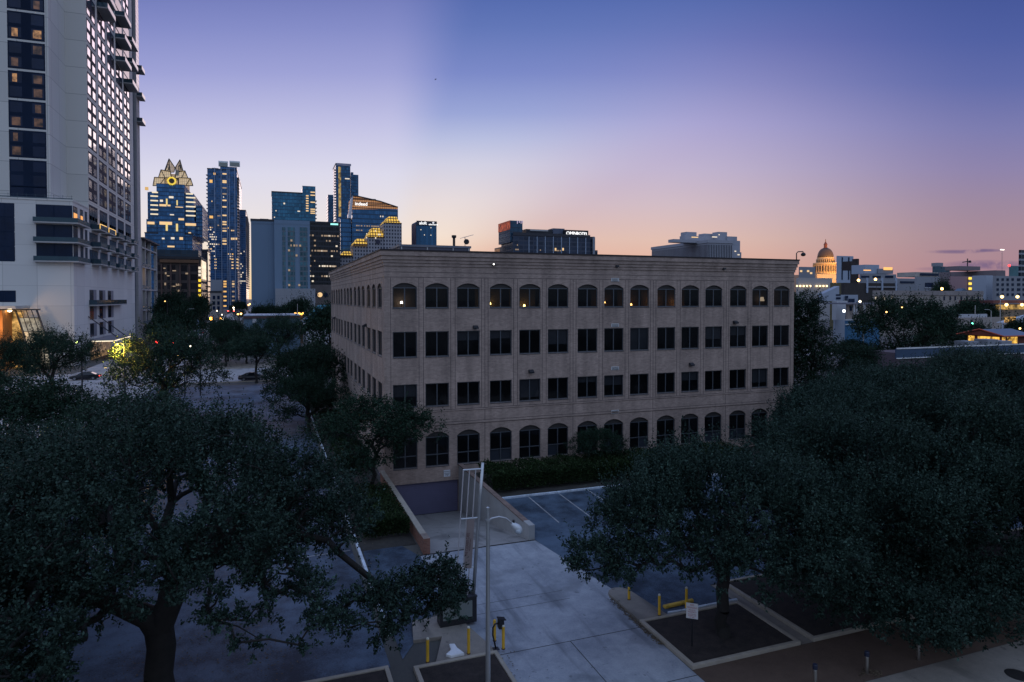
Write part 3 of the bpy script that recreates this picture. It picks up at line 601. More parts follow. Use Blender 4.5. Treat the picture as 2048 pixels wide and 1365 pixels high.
# podium's right side: three storeys of glazed bays with glass balconies
for r_,z in enumerate((22.6,26.6,30.7)):
    for i,y in enumerate(YC):
        o = bay(hb, gR, (XH,y,z), CW-.2, 3.1, [(.3,2.5,.2,2.9),(2.8,5.0,.2,2.9),(5.3,7.5,.2,2.9)], DP2)
        balcony(hb, y+2.0-(1.2 if i%2 else 0), y+CW+.9-(1.2 if i%2 else 0), z-.1, 1.9)
    for y0,y1 in ((HY0+.1,HY0+3.6),(HY0+5.6,HY0+8.1),(HY0+9.6,HY0+11.7)):
        o = bay(hb, gR, (XH,y0,z+.1), y1-y0, 3.2, [(.2,(y1-y0)/2-.1,.2,3),((y1-y0)/2+.1,y1-y0-.2,.2,3)], DP2)
        if r_ == 2 and y0 < HY0+9: MB().box(XH+.066,XH+.07,y0+.3,y1-.4,z+.6,z+1.9).build('lit_window', glow('orange_room', (1,.42,.1), 1.0), o)
    # wrap-round corner balcony and the wide front windows beside it
    bay(hb, lambda u,d,z_: (u,d,z_), (-54.0,HY0,z), 6.5, 3.3, [(.1,3.1,.1,3.2),(3.3,6.4,.1,3.2)], DP2)
    o = MB().box(-54.3,XH+1.2,HY0-1.2,HY0-.002,z-.62,z-.35).build('balcony', BALC, hb); q_ = MB().box(XH+.002,XH+1.2,HY0,HY0+9.0,z-.62,z-.35).build('balcony', BALC, hb)
    r = MB(); r.box(-54.25,XH+1.15,HY0-1.15,HY0-1.11,z-.348,z+.6); r.box(XH+1.11,XH+1.15,HY0-1.1,HY0+8.9,z-.348,z+.6); r.box(-54.25,-54.21,HY0-1.1,HY0-.01,z-.348,z+.6); r.build('railing', GRAIL, o)
for i in (0,1): MB().box(XH+1.7,XH+1.85,YC[i]+2+i*-1.2,YC[i]+CW+.5,30.7,31.9).build('lit_window', glow('orange_terrace', (1,.6,.18), 1.1), hb)
# big dark glazing on the podium front and the slot over the lobby
bay(hb, lambda u,d,z_: (u,d,z_), (-75,HY0,22.0), 17.2, 12.0, [(.2+i*1.72,1.8+i*1.72,.2+j*3.0,3.0+j*3.0) for i in range(10) for j in range(4)], DP2)
bay(hb, lambda u,d,z_: (u,d,z_), (-68,HY0,13.6), 10.3, 2.4, [(.2+i*2.05,2.1+i*2.05,.2,2.2) for i in range(5)], DP2)
# lower street side: nine recessed windows, glass rail, entrance canopy
for k,z in enumerate((5.6,9.6,13.4)):
    for i in range(3):
        y = 124.5+i*8.6*1.06
        f = MB(); f.box(XH+.002,XH+.05,y,y+6.4,z-.2,z+3.0); o = f.build('window', mat('reveal_grey', (.22,.22,.25), .8), hb)
        MB().box(XH+.052,XH+.08,y+.1,y+3.4,z-.1,z+2.9).build('pane', DPANE, o)
balcony(hb, 124, 158, 12.9, 1.6)
cp = MB().box(XH+.01,XH+5.0,124,146,4.3,4.9).build('canopy', mat('canopy_grey', (.25,.25,.28), .5, .2), hb, bevel=.05)
MB().box(XH+.2,XH+4.95,123.93,123.99,4.35,4.55).build('light_strip', glow('canopy_light', (1,.85,.6), 1.5), cp)
MB().box(XH+5.005,XH+5.05,124.3,145.5,4.4,4.6).build('light_strip', MATS['canopy_light'], cp)
b = MB(); [b.tube([(XH+.05,y-3,10.2),(XH+4.6,y+4,4.9)], .12) for y in (126,135)]; b.build('tie_rod', DARKM, cp)
MB().box(XH+.004,XH+.06,124.4,145.5,.1,4.25).build('entrance', room_glow('entrance_glow', (1,.6,.28), .35, .9), hb)
# blue-grey slot, end fin and its small balconies
MB().box(XH-9,XH-.8,HYE+.003,185.6,0,ZT-4).build('recess_wall', mat('slot_blue', (.07,.085,.12), .6, .1, var=.1), hb)
MB().box(XH-9,XH-.05,185.603,191.0,0,ZT-6).build('end_fin', panel_mat('fin_concrete', (.40,.38,.38), 3., 3.05), hb)
MB().box(XH-.045,XH-.0,185.9,190.7,82,ZT-7).build('curtain_wall', facade('fin_glass', (.06,.08,.13), (.1,.1,.12), 1.6, 1.5, .08, .08, .1, .5, .5), hb)
for z in (70.5,78.5,87): balcony(hb, 185.8,191.4,z,1.6)
# lobby: bowed glass front and warm interior
lb = thing('hotel_lobby', 'warmly lit lobby with a bowed glass front at the foot of the white tower', 'building', (-66,105,0))
lx0 = onY(-40,700,HY0-7)[0]; lx1 = onY(27,700,HY0-7)[0]
GOLD = room_glow('lobby_glow', (1,.55,.16), 1.1, .7)
MB().box(lx0,onY(6,700,HY0-6)[0],HY0-6,HY0-.1,0,12.2).build('side_wall', mat('orange_render', (.40,.16,.04), .7, var=.15), lb)
MB().box(lx0,onY(45,700,HY0-1)[0],HY0-.9,HY0-.05,0,11.5).build('back_wall', GOLD, lb)
rf = MB().box(lx0,onY(50,700,HY0-3)[0],HY0-8,HY0-.02,12.3,12.9).build('canopy', mat('canopy_white', (.55,.53,.5), .7), lb)
MB().box(lx0,onY(86,605,HY0-4)[0],HY0-6.2,HY0-5.6,12.0,12.25).build('sun_shade', DARKM, lb)
lampc = onY(19,602,HY0-4); MB().ball((lampc[0],HY0-4,12.05), .42).build('lamp_shade', glow('lobby_lamp', (1,.8,.45), 9), lb, smooth=True)
# bowed glass: five ribs, four panes per tier
tiers = [(12.0,1.6,0),(10.4,2.6,1),(7.6,4.2,2),(4.8,5.4,3),(2.0,6.2,4),(0.1,6.6,5)]
gx0 = onY(15,640,HY0-3)[0]; gx1 = onY(58,640,HY0-3)[0]; gp = MB(); rb = MB()
def gpt(i, tr): z,o,_ = tiers[tr]; return (gx0+(gx1-gx0)*i/4 + o*.62, HY0-1-o*.5, z)
for tr in range(1,5):
    for i in range(4): gp.quad(gpt(i,tr),gpt(i+1,tr),gpt(i+1,tr+1),gpt(i,tr+1))
gpo = gp.build('glass_front', room_glow('lobby_glass', (1,.86,.62), .62, .45), lb)
for i in range(5): rb.tube([gpt(i,k) for k in range(6)], .09 if 0 < i < 4 else .2, 6)
for k in (1,2,3,4): rb.tube([gpt(i,k) for i in range(5)], .07, 6)
rb.build('glazing_bar', DARKM, gpo)
ll = bpy.data.lights.new('lobby_light', 'POINT'); ll.energy = 900; ll.color = (1,.6,.25); ll.shadow_soft_size = 1.2; o = bpy.data.objects.new('lobby_light', ll); C.objects.link(o); o.parent = lb; o.location = Vector((lampc[0],HY0-9,9)) - Vector(lb.location)

# balcony block beyond the hotel
ab = thing('balcony_building', 'pale balcony block with open loggias beside the white tower', 'building', (-52,205,0))
AY0, AY1 = 191.4, 222.9; AZ = onX(277,472,XH)[2]
MB().box(-80,XH-3.2,AY0,AY1,0,AZ-.6).build('wall', mat('loggia_shade', (.16,.14,.13), .8), ab)
b = MB(); zs_ = [0.2,5.2,10.2,17.0,24.5,AZ-3.5]
for z in zs_: b.box(XH-3.19,XH,AY0,AY1,z,z+.5)
b.build('floor_slab', BALC, ab)
MB().box(-80,XH+.9,AY0-.3,AY1+.9,AZ-.5,AZ).build('roof', mat('dark_roof', (.06,.06,.07), .7), ab)
for f in (0,.22,.55,.97): y = AY0+(AY1-AY0)*f; MB().box(XH-1.0,XH+.02,y,y+1.0,.72,AZ-.51).build('column', mat('loggia_cream', (.46,.43,.40), .8, var=.1), ab)
for z in (5.7,10.7,17.5,25): MB().box(XH-.2,XH+.05,AY0+1.2,AY0+17,z,z+1.1).build('railing', GRAIL, ab)
MB().box(XH-3.15,XH-3.1,AY0+1.2,AY0+6.5,20.0,24.3).build('lit_window', glow('loggia_glow', (1,.6,.2), .7), ab)
for z in (.8,5.8,10.8,17.6,25.1): MB().box(XH-3.17,XH-3.1,AY0+18.5,AY1-1.5,z,z+3.6).build('window', DP2, ab)
# ---------------------------------------------------------------- downtown towers
def foot(pc, pf, ps, D):      # plan from three picture columns: near corner, far end of the front, far end of the side
    c = DP(pc, 597, D); xf = onY(pf, 597, c[1])[0]; ys = onX(ps, 597, c[0])[1]
    return min(c[0],xf), max(c[0],xf), c[1], ys
def zat(px, py, y): return onY(px, py, y)[2]
WARM = [glow('city_warm', (1,.66,.32), .95), glow('city_white', (1,.86,.68), .9), glow('city_amber', (1,.55,.16), .95), glow('city_dim', (1,.72,.48), .32)]
def tower(name, label, pc, pf, ps, ptop, D, m, cat='tower', z0=0, crown=True, depth=None, roofm=None):
    x0,x1,y0,y1 = foot(pc,pf,ps,D)
    if depth: y1 = y0+depth
    z1 = zat(pc, ptop, y0); o = thing(name, label, cat, ((x0+x1)/2,(y0+y1)/2,z0))
    MB().box(x0,x1,y0,y1,z0,z1).build('facade', m, o)
    if crown: MB().box(x0-.3,x1+.3,y0-.3,y1+.3,z1+.01,z1+1.2).build('parapet', roofm or DARKM, o)
    o['_'] = 0; del o['_']
    return o,x0,x1,y0,y1,z1
def fbox(o, name, m, y, px0, px1, py0, py1, t=.4, back=0):     # a piece standing on (or just in front of) a front face
    pm, pym = (px0+px1)/2, (py0+py1)/2; a, b_ = onY(px0,pym,y), onY(px1,pym,y); z1, z0 = onY(pm,py0,y)[2], onY(pm,py1,y)[2]
    return MB().box(a[0],b_[0],y-t,y+back-(.02 if not back else 0),z0,z1).build(name, m, o)
def lits(o, y, x0, x1, z0, z1, n, wd, h, pz, seed, mi=None, name='lit_window', clus=.3):
    r = random.Random(seed); protos = {}; px_, pz_ = None, None
    for i in range(n):
        if px_ is not None and r.random() < clus: x = px_+wd*1.15; z = pz_
        else: x = x0+wd*int(r.random()*max(1,(x1-x0-wd)/wd)); z = z0+pz*int(r.random()*max(1,(z1-z0)/pz))+.25*pz
        if x+wd > x1 or z+h > z1: continue
        px_,pz_ = x,z; k = mi if mi is not None else r.choice([0,0,1,1,2,3,3]); w_ = r.choice([0,1])
        loc = Vector((x,y,z))-wloc(o)
        if (k,w_) not in protos: q_ = MB().box(0,wd*(.75,.45)[w_],-.35,-.05,0,h).build(name, WARM[k], o, local=True); q_.location = loc; protos[(k,w_)] = q_
        else: link_copy(protos[(k,w_)], o, loc)
BLUE = (.035,.085,.16)
# pointed-crown tower
FG = facade('frost_glass', (.055,.17,.36), (.02,.07,.15), 2.0, 4.0, .1, .3, .12, .45, .6)
fo,x0,x1,y0,y1,z1 = tower('crown_tower', 'blue glass tower with a lit folded glass crown and round yellow emblem', 386, 291, 406, 470, 670, FG)
cx = onY(341,597,y0)[0]; zz = lambda py: zat(341,py,y0)
dpt = y1-y0
def fb(name,m,pl,pr,pt,pb,dy=0,dd=None):
    a,b_ = onY(pl,597,y0)[0], onY(pr,597,y0)[0]; return MB().box(a,b_,y0+dy,y0+dy+(dd or dpt*.9),zz(pb)+.02,zz(pt)).build(name,m,fo)
fb('facade',FG,294,391,440,470,1.5); fb('facade',FG,300,389,385,440,3); fb('facade',FG,316,372,369,385,-2); fb('facade',FG,319,371,385,640,-2.5,3)
fb('side_wing',FG,391,404,405,470,14,dpt*.6)
CG = facade('crown_glass', (.30,.26,.22), (.24,.2,.16), 1.7, 1.7, .16, .16, .2, .35, .2, lit=1.0, litcol=(1,.66,.34), litk=.30)
CGB = facade('crown_glass_bright', (.5,.42,.3), (.34,.27,.18), 1.7, 1.7, .14, .14, .2, .3, .1, lit=1.0, litcol=(1,.68,.30), litk=.45)
def fin(pts, dy, m, thick=1.2, back=9):   # folded crown plate: outline in picture columns/rows, leaning back towards its tip
    lo, hi = max(p[1] for p in pts), min(p[1] for p in pts)
    P = [tuple(onY(p[0],p[1],y0+dy+back*(lo-p[1])/(lo-hi+.01))) for p in pts]
    o = MB().extrude(P, (0,thick,0)).build('crown_plate', m, fo); e = MB(); c_ = [np.mean([q[k] for q in P]) for k in range(3)]
    for a,b_ in zip(P,P[1:]+P[:1]): e.tube([(a[0],a[1]-.25,a[2]),(b_[0],b_[1]-.25,b_[2])], .42, 5)
    top = max(P, key=lambda q: q[2]); lowm = np.mean([q for q in P if q[2] < c_[2]], axis=0); e.tube([(top[0],top[1]-.3,top[2]),(lowm[0],lowm[1]-.3,lowm[2])], .35, 5)
    e.build('crown_edge', mat('crown_edge', (.05,.045,.04), .5, .4), o); return o
fin([(306,372),(330,372),(330,356),(309,355)], 2, CGB, back=2); fin([(357,372),(386,372),(381,357),(357,356)], 2, CGB, back=2)
fin([(317,356),(343,356),(341,344),(322,340)], 7, CGB, back=3); fin([(350,357),(376,357),(370,342),(352,345)], 7, CGB, back=3)
fin([(328,345),(348,345),(350,336),(338,318)], 12, CG, back=7); fin([(352,345),(367,345),(360,320),(351,335)], 12, CG, back=7)
fin([(330,344),(340,344),(339,330),(335,330)], 11.5, CGB, back=5); fin([(357,344),(364,344),(361,330),(357,333)], 11.5, CGB, back=5)
MB().box(cx-9,cx+11,y0+9,y0+9+dpt*.6,zz(372),zz(345)).build('crown_core', CG, fo)
MB().box(onY(346,1,y0)[0],onY(352,1,y0)[0],y0+8,y0+12,zz(358),zz(337)).build('crown_core', mat('crown_frame',(.3,.27,.22),.6), fo)
ec = onY(343.5,362.5,y0-3.2); em = MB(); em.tube([tuple(ec),(ec[0],ec[1]-.5,ec[2])], 2.6, 24); eo = em.build('emblem', mat('emblem_brown', (.10,.06,.03), .6), fo)
em = MB(); ye = glow('emblem_yellow', (1,.72,.06), 1.2)
for k in range(18):
    a = 2*math.pi*k/18; d1 = np.array([math.cos(a),0,math.sin(a)]); d2 = np.array([-math.sin(a),0,math.cos(a)]); e_ = np.array([ec[0],ec[1]-.55,ec[2]])
    em.extrude([e_+d1*2.3, e_+d1*3.4+d2*.55, e_+d1*4.6, e_+d1*3.4-d2*.55], (0,-.2,0))
em.build('emblem_petal', ye, eo)
CW_ = glow('crown_white', (1,.84,.58), .95)
for py in (384,391.5,400.5,409.5,418.5,427.5): fbox(fo,'lit_strip',CW_,y0+2.9,301 if py > 385 else 304,317,py,py+2.6,.5); fbox(fo,'lit_strip',CW_,y0+2.9,372,391 if py>385 else 386,py+3,py+5.6,.5)
for a in ((295,309,444,449),(319,344,444,450),(371,392,447,452),(319,333,409,413),(335,341,410,413),(357,368,437,441),(338,347,393,397),(320,326,400,404),(324,329,476,479),(342,349,475,479),(359,366,475,480),(335,349,492,495),(377,382,465,467),(351,366,414,415.5),(340,348,429,431)): fbox(fo,'lit_window',WARM[0 if a[0]%2 else 1],y0-2.6,*a,t=.5)
for a in ((332,335,398,410),(353,355.5,401,411),(331.5,335.5,446,462),(352,356,448,463)): fbox(fo,'lit_strip',glow('fin_light',(1,.75,.28),.9),y0-3.2,*a,t=.4)
fbox(fo,'penthouse',glow('roof_glow',(1,.6,.2),.7),y0+20,290.5,297,375,381,2); fb('side_wing',FG,290.5,297,381,470,20,10)
# condominium tower with white fins
AG = facade('condo_glass', (.04,.12,.27), (.08,.13,.22), 3.0, 3.2, .1, .22, .12, .6, .55)
o,x0,x1,y0,y1,z1 = tower('condo_tower', 'slim blue condominium tower with white vertical fins and a pale crown', 476, 417, 485, 342, 900, AG)
MB().box(onY(437,1,y0)[0],x1,y0+2,y1-2,z1+1.3,zat(450,333,y0)).build('penthouse', AG, o)
WS = mat('white_screen', (.85,.87,.87), .5, var=.08, scale=.1)
for a,b_ in ((437,456),(459,480)): fbox(o,'crown_screen',WS,y0+2,a,b_,323,334,1.5); fbox(o,'louvre',mat('screen_louvre',(.3,.31,.27),.6,var=.15,scale=.3),y0+.4,a+1.2,b_-1.5,325.5,333.5,.4)
for p in (430,443,455,459,470): fbox(o,'fin',mat('pale_fin', (.35,.42,.55), .5, .2, var=.1, scale=.05),y0-.1,p,p+1.0,336,640,1.4)
fbox(o,'penthouse',AG,y0+1,424,437,336.5,342,.3,20); fbox(o,'lit_window',WARM[2],y0,427,431,346,350,.5); fbox(o,'lit_window',WARM[2],y0,419,425,360,366,.5); fbox(o,'lit_window',WARM[2],y0,419,426,432,437,.5)
for py in (347,361,364,375,387,400,413,430,443,448,456,461,477,481,487): fbox(o,'lit_window',WARM[0 if py%3 else 3],y0,445,453,py,py+2.6,.5)
for px in (462,466,471): fbox(o,'lit_window',WARM[0],y0,px,px+3.2,476,480,.5)
for py in (518,524,530,536):
    for px in (429,463,473): fbox(o,'lit_strip',WARM[0],y0,px,px+4,py,py+2,.5)
for py in (562,567,572,582,592,600,611): fbox(o,'lit_window',WARM[2],y0,447,453,py,py+3,.5); fbox(o,'lit_window',WARM[0 if py%2 else 3],y0,464,469,py,py+3,.5)
lits(o,y0,x0,x1,60,z1-10,24,2.4,1.6,3.2,11,None)
lits(o,y0,x0,onY(432,1,y0)[0],zat(420,505,y0),zat(420,455,y0),30,2.2,1.5,3.2,12,1)
for k in range(int((z1-44)/4.2)): MB().box(x1+.02,x1+2.2,y0+1,y0+26,40+k*4.2,40.5+k*4.2).build('balcony', BALC, o)
for k in range(int((z1-62)/5)): MB().box(x0-1.8,x0-.02,y0,y0+10,60+k*5,60.5+k*5).build('balcony', BALC, o)
o,x0,x1,y0,y1,z1 = tower('slab_tower', 'narrow dark tower with pale balconies tucked behind the condominium tower', 493, 478, 498, 422, 1000, AG)
for k in range(int((z1-34)/3.6)): MB().box(x1+.02,x1+2,y0+1,y1-4,30+k*3.6,30.6+k*3.6).build('balcony', BALC, o)
lits(o,y0,x0,x1,10,90,16,2.4,1.6,3.2,33,1)
# dark brick midrise in front of the crown tower
BM = facade('midrise_glass', (.03,.03,.035), (.055,.04,.035), 5.2, 4.4, .3, .3, .2, .5, .3)
o,x0,x1,y0,y1,z1 = tower('brick_midrise', 'dark brick mid-rise with a lit stair tower below the crown tower', 402, 309, 413, 519, 330, BM)
fbox(o,'penthouse',facade('midrise_top',(.03,.06,.09),(.03,.045,.06),2.5,3,.1,.2,.3,.2,.3),y0+6,312,397,500,519,.2,14)
fbox(o,'cornice',mat('brown_cornice',(.14,.07,.035),.7),y0,320,398,520,526,1.2)
for k in range(5): fbox(o,'pier',mat('midrise_brick',(.10,.06,.05),.8),y0,322+k*18.5,325+k*18.5,527,640,.5)
for py in (534,541,548,559,569,579,588.5,598): fbox(o,'lit_window',WARM[1] if py<555 else glow('stair_yellow',(1,.68,.05),1.3),y0-.2,397,402,py,py+5,.5)
MB().box(x1+.02,x1+.3,y0+1,y1-4,zat(402,558,y0),zat(402,520,y0)).build('lit_strip', room_glow('stair_glass',(1,.8,.5),.9,.5), o)
for a in ((327,331,536,538),(330,333,545,549),(334,339,551,553),(329,332,566,571),(352,362,568,572),(354,360,580,584),(341,352,572,574),(371,376,546,549),(345,352,541,543)): fbox(o,'lit_window',WARM[3],y0,*a,t=.4)
o,x0,x1,y0,y1,z1 = tower('office_block', 'dark office block with a thin bright edge between the mid-rise and the condominium tower', 416, 404, 421, 503, 430, facade('edge_glass',(.03,.035,.05),(.02,.02,.03),2,3.6,.12,.25,.2,.5,.3), 'building')
MB().box(x1+.01,x1+.4,y0+2,y0+4,zat(416,562,y0),zat(416,506,y0)).build('lit_strip', WARM[1], o)
o,x0,x1,y0,y1,z1 = tower('stone_building', 'small pale stone building with square windows at the foot of the condominium tower', 443, 420, 446, 586, 420, mat('pale_stone',(.30,.27,.26),.8,var=.12,scale=.3), 'building')
fbox(o,'penthouse',mat('grey_block',(.28,.30,.34),.8,var=.08,scale=.1),y0+8,421,444,560,586,.2,12)
for py in (592,603,613):
    for px in (425.5,434.5): fbox(o,'window',DP2,y0,px,px+5,py,py+7,.3)
# windowless concrete hotel slab
SL = panel_mat('slab_concrete', (.15,.22,.31), 9., 60, .8, .04)
o,x0,x1,y0,y1,z1 = tower('concrete_tower', 'broad blank concrete tower with three strips of small windows', 620, 503, 624, 446, 420, SL, depth=30)
xm = onY(545,1,y0)[0]; MB().box(xm,x1,y0-2.5,y0-.02,0,zat(580,442,y0)).build('front_bay', panel_mat('slab_concrete_light', (.17,.25,.35), 9., 60, .85, .04), o)
fbox(o,'penthouse',DARKM,y0+8,520,537,438,446,.2,8)
MB().box(xm+.3,onY(627,1,y0-8)[0],y0-8,y0-2.52,0,zat(590,578,y0)).build('podium', panel_mat('slab_podium', (.30,.31,.34), 8., 8, .85, .04), o)
TW = facade('strip_window', (.06,.16,.20), (.12,.15,.18), 1.9, 3.1, .22, .28, .15, .55, .3)
for a,b_ in ((565,571),(576,590),(600,615)): fbox(o,'window_strip',TW,y0-2.55,a,b_,455,577,.15)
lits(o,y0-2.7,xm+8,x1-3,12,z1-10,10,1.5,1.2,3.1,5,3); 
for a in ((566,570,545,575),(577,590,550,577)): pass
# dark ribbon-window office
DG = facade('ribbon_office', (.015,.018,.024), (.03,.032,.04), 1.8, 3.7, .1, .32, .12, .6, .3)
o,x0,x1,y0,y1,z1 = tower('dark_office', 'black ribbon-windowed office block with a teal light on its roof edge', 619, 681, 616, 446, 480, DG)
fbox(o,'roof_sign',glow('teal_light',(.35,.95,.85),1.4),y0,661,676,447.5,450.5,.6)
lits(o,y0,x0,x1,18,z1-6,60,1.7,1.1,3.7,21,3,clus=.6); lits(o,y0,x0,x1,18,z1-6,26,1.7,1.1,3.7,22,1,clus=.5)
fbox(o,'podium',mat('podium_brown',(.16,.13,.12),.8),y0-12,622,690,570,640,1,10)
for px in (629,640,651): q_ = onY(px,590,y0-13); MB().tube([(q_[0],y0-13.05,q_[2]),(q_[0],y0-13.3,q_[2])], 1.7, 16).build('arched_window', WARM[0] if px == 640 else DP2, o)
# wide blue tower behind, in two heights
WB = facade('wide_blue', (.05,.19,.31), (.03,.09,.16), 2.2, 3.5, .1, .2, .12, .35, .55)
o,x0,x1,y0,y1,z1 = tower('blue_tower', 'wide teal glass tower with a taller right end behind the concrete tower', 545, 631, 544, 385, 650, WB, depth=30)
xm = onY(602,1,y0)[0]; MB().box(xm,x1+.5,y0-1.5,y0+26,0,zat(615,373,y0)).build('tall_wing', WB, o)
for py in (391,396,401,406,411,416,421): fbox(o,'lit_window',WARM[0],y0-1.6,612,617,py,py+2.3,.4)
for py in (384,390,404,418,422,426): fbox(o,'lit_window',WARM[0],y0-1.6,621,630,py,py+2.0,.4)
for a in ((595,600,422,424),(567,570,406,409),(551,553,421,423),(548,550,434,436)): fbox(o,'lit_window',WARM[1],y0,*a,t=.4)
for k in range(int((z1-72)/3.5)): MB().box(x1+.52,x1+1.8,y0-1,y0+6,70+k*3.5,70.5+k*3.5).build('balcony', BALC, o)
# slim tower with a lit amber slot
o,x0,x1,y0,y1,z1 = tower('slim_tower', 'slim dark tower with one tall amber strip and a stepped right shoulder', 673, 702, 666, 329, 750, facade('slim_glass',(.035,.12,.24),(.03,.07,.13),2.2,3.4,.12,.22,.12,.5,.5), depth=34)
fbox(o,'crown_screen',mat('mauve_screen',(.36,.33,.40),.6),y0,673,702,327.5,332,.5)
fbox(o,'lit_strip',room_glow('amber_slot',(1,.66,.2),.75,.3),y0,677,682,334,434,.4)
m_ = MATS['slim_glass']; fbox(o,'shoulder',m_,y0+3,702,707,345,450,.1,20); fbox(o,'shoulder',m_,y0+6,707,717,350,450,.1,24); fbox(o,'low_wing',m_,y0+4,656,667,390,450,.1,20)
for k in range(28): a = onY(672.5,340+k*5.5,y0); MB().box(x0-1.6,x0-.02,y0+1,y0+7,a[2],a[2]+.6).build('balcony', BALC, o)
lits(o,y0+5.8,onY(688,1,y0)[0],onY(714,1,y0)[0],110,z1-24,14,2.2,1.4,3.4,8,1)
for a in ((690,699,357,359),): fbox(o,'lit_window',WARM[1],y0,*a,t=.4)
# sail-topped tower
SG = facade('sail_glass', (.05,.16,.33), (.02,.07,.14), 1.8, 3.9, .1, .28, .1, .35, .55)
c = DP(690,597,560); y0 = c[1]; so = thing('sail_tower', 'blue glass tower with a slanting roof, amber louvred top and a white name sign', 'tower', (c[0]+20,y0+20,0))
X = lambda px, py=450: onY(px,py,y0)[0]; Z = lambda px, py: onY(px,py,y0)[2]
body = MB(); body.extrude([(X(701),y0,0),(X(796),y0,0),(X(796),y0,Z(796,419)),(X(705),y0,Z(705,419))], (0,38,0)); body.build('facade', SG, so)
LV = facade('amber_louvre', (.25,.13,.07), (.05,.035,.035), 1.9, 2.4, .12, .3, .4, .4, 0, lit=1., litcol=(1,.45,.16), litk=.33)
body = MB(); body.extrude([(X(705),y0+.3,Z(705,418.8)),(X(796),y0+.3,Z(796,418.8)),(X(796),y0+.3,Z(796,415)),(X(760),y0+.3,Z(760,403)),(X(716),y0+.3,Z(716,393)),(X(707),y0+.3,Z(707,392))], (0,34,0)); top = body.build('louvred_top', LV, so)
rb = MB()
for pyA in (398,408): rb.box(X(706),X(752 if pyA < 400 else 778),y0-.2,y0+.28,Z(740,pyA+1.2),Z(740,pyA))
rb.build('spandrel', DARKM, top)
rb = MB(); rb.tube([(X(706),y0,Z(706,392)),(X(716),y0,Z(716,393)),(X(760),y0,Z(760,403)),(X(796),y0,Z(796,415))], .6, 6); rb.build('roof_edge', DARKM, top)
MB().extrude([(X(697),y0-.5,Z(697,437)),(X(702.5),y0-.5,Z(702.5,437)),(X(706.5),y0-.5,Z(706.5,392)),(X(703),y0-.5,Z(703,396))], (0,8,0)).build('sail_edge', mat('sail_white',(.62,.62,.68),.4,var=.05), so)
MB().extrude([(X(681),y0+3,0),(X(704),y0+3,0),(X(703),y0+3,Z(703,436)),(X(682),y0+3,Z(682,436))], (0,25,0)).build('low_wing', SG, so)
MB().box(X(677.5),X(680.8),y0+2,y0+5,0,Z(679,436)).build('edge_fin', mat('sail_fin',(.35,.4,.5),.5,.2), so)
p = onY(722.5,408.5,y0-.6); lettering('indeed', 4.2, glow('sign_white_light',(1,1,1),1.6), so, (p[0],y0-.7,p[2]), (1,0,0), (0,0,1), .2, 'lettering', 'CENTER', .93)
lits(so,y0,X(704),X(794),Z(750,520),Z(750,424),34,1.7,1.0,3.9,14,3,clus=.6); lits(so,y0,X(704),X(794),Z(750,500),Z(750,424),10,1.7,1.2,3.9,15,1)
# stepped stone tower with yellow-lit mansards
c = DP(707,597,500); y0 = c[1]; mo = thing('stepped_tower', 'stepped pale stone tower with yellow floodlit mansard roofs', 'tower', (c[0]+15,y0+15,0))
X = lambda px, py=480: onY(px,py,y0)[0]; Z = lambda px, py: onY(px,py,y0)[2]
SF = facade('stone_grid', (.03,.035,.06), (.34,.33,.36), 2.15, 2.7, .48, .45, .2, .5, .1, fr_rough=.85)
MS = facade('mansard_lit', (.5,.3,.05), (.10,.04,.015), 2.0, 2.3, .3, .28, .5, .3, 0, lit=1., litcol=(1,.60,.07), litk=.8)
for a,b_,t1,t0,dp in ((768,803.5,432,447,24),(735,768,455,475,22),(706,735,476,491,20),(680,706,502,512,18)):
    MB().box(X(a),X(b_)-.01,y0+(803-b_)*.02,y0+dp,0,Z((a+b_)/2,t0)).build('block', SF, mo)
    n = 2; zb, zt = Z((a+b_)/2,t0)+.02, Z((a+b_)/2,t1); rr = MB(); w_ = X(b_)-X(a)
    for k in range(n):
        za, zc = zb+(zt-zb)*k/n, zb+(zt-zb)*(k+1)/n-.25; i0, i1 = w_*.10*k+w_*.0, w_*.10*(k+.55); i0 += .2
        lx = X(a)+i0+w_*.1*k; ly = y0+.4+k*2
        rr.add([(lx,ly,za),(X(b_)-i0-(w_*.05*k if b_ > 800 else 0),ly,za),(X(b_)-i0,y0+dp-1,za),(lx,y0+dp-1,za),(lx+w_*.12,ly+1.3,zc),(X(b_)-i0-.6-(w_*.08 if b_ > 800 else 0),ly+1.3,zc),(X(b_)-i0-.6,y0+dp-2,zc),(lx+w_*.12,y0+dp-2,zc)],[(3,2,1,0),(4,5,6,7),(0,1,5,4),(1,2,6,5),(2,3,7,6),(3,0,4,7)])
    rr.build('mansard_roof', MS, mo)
    eb = MB(); eb.box(X(a)-.2,X(b_)+.1,y0-.3,y0-.02,Z((a+b_)/2,t0)-.1,Z((a+b_)/2,t0)+.5); eb.build('eaves', mat('eaves_brown',(.10,.04,.02),.7), mo)
p = onY(756,484,y0); q_ = MB(); q_.tube([(p[0],y0-.02,p[2]),(p[0],y0-.3,p[2])], 1.7, 20); q_.build('emblem', mat('emblem_dark',(.03,.03,.06),.6), mo)
lits(mo,y0,X(712),X(800),Z(750,515),Z(780,450),7,1.1,1.2,2.7,3,1)
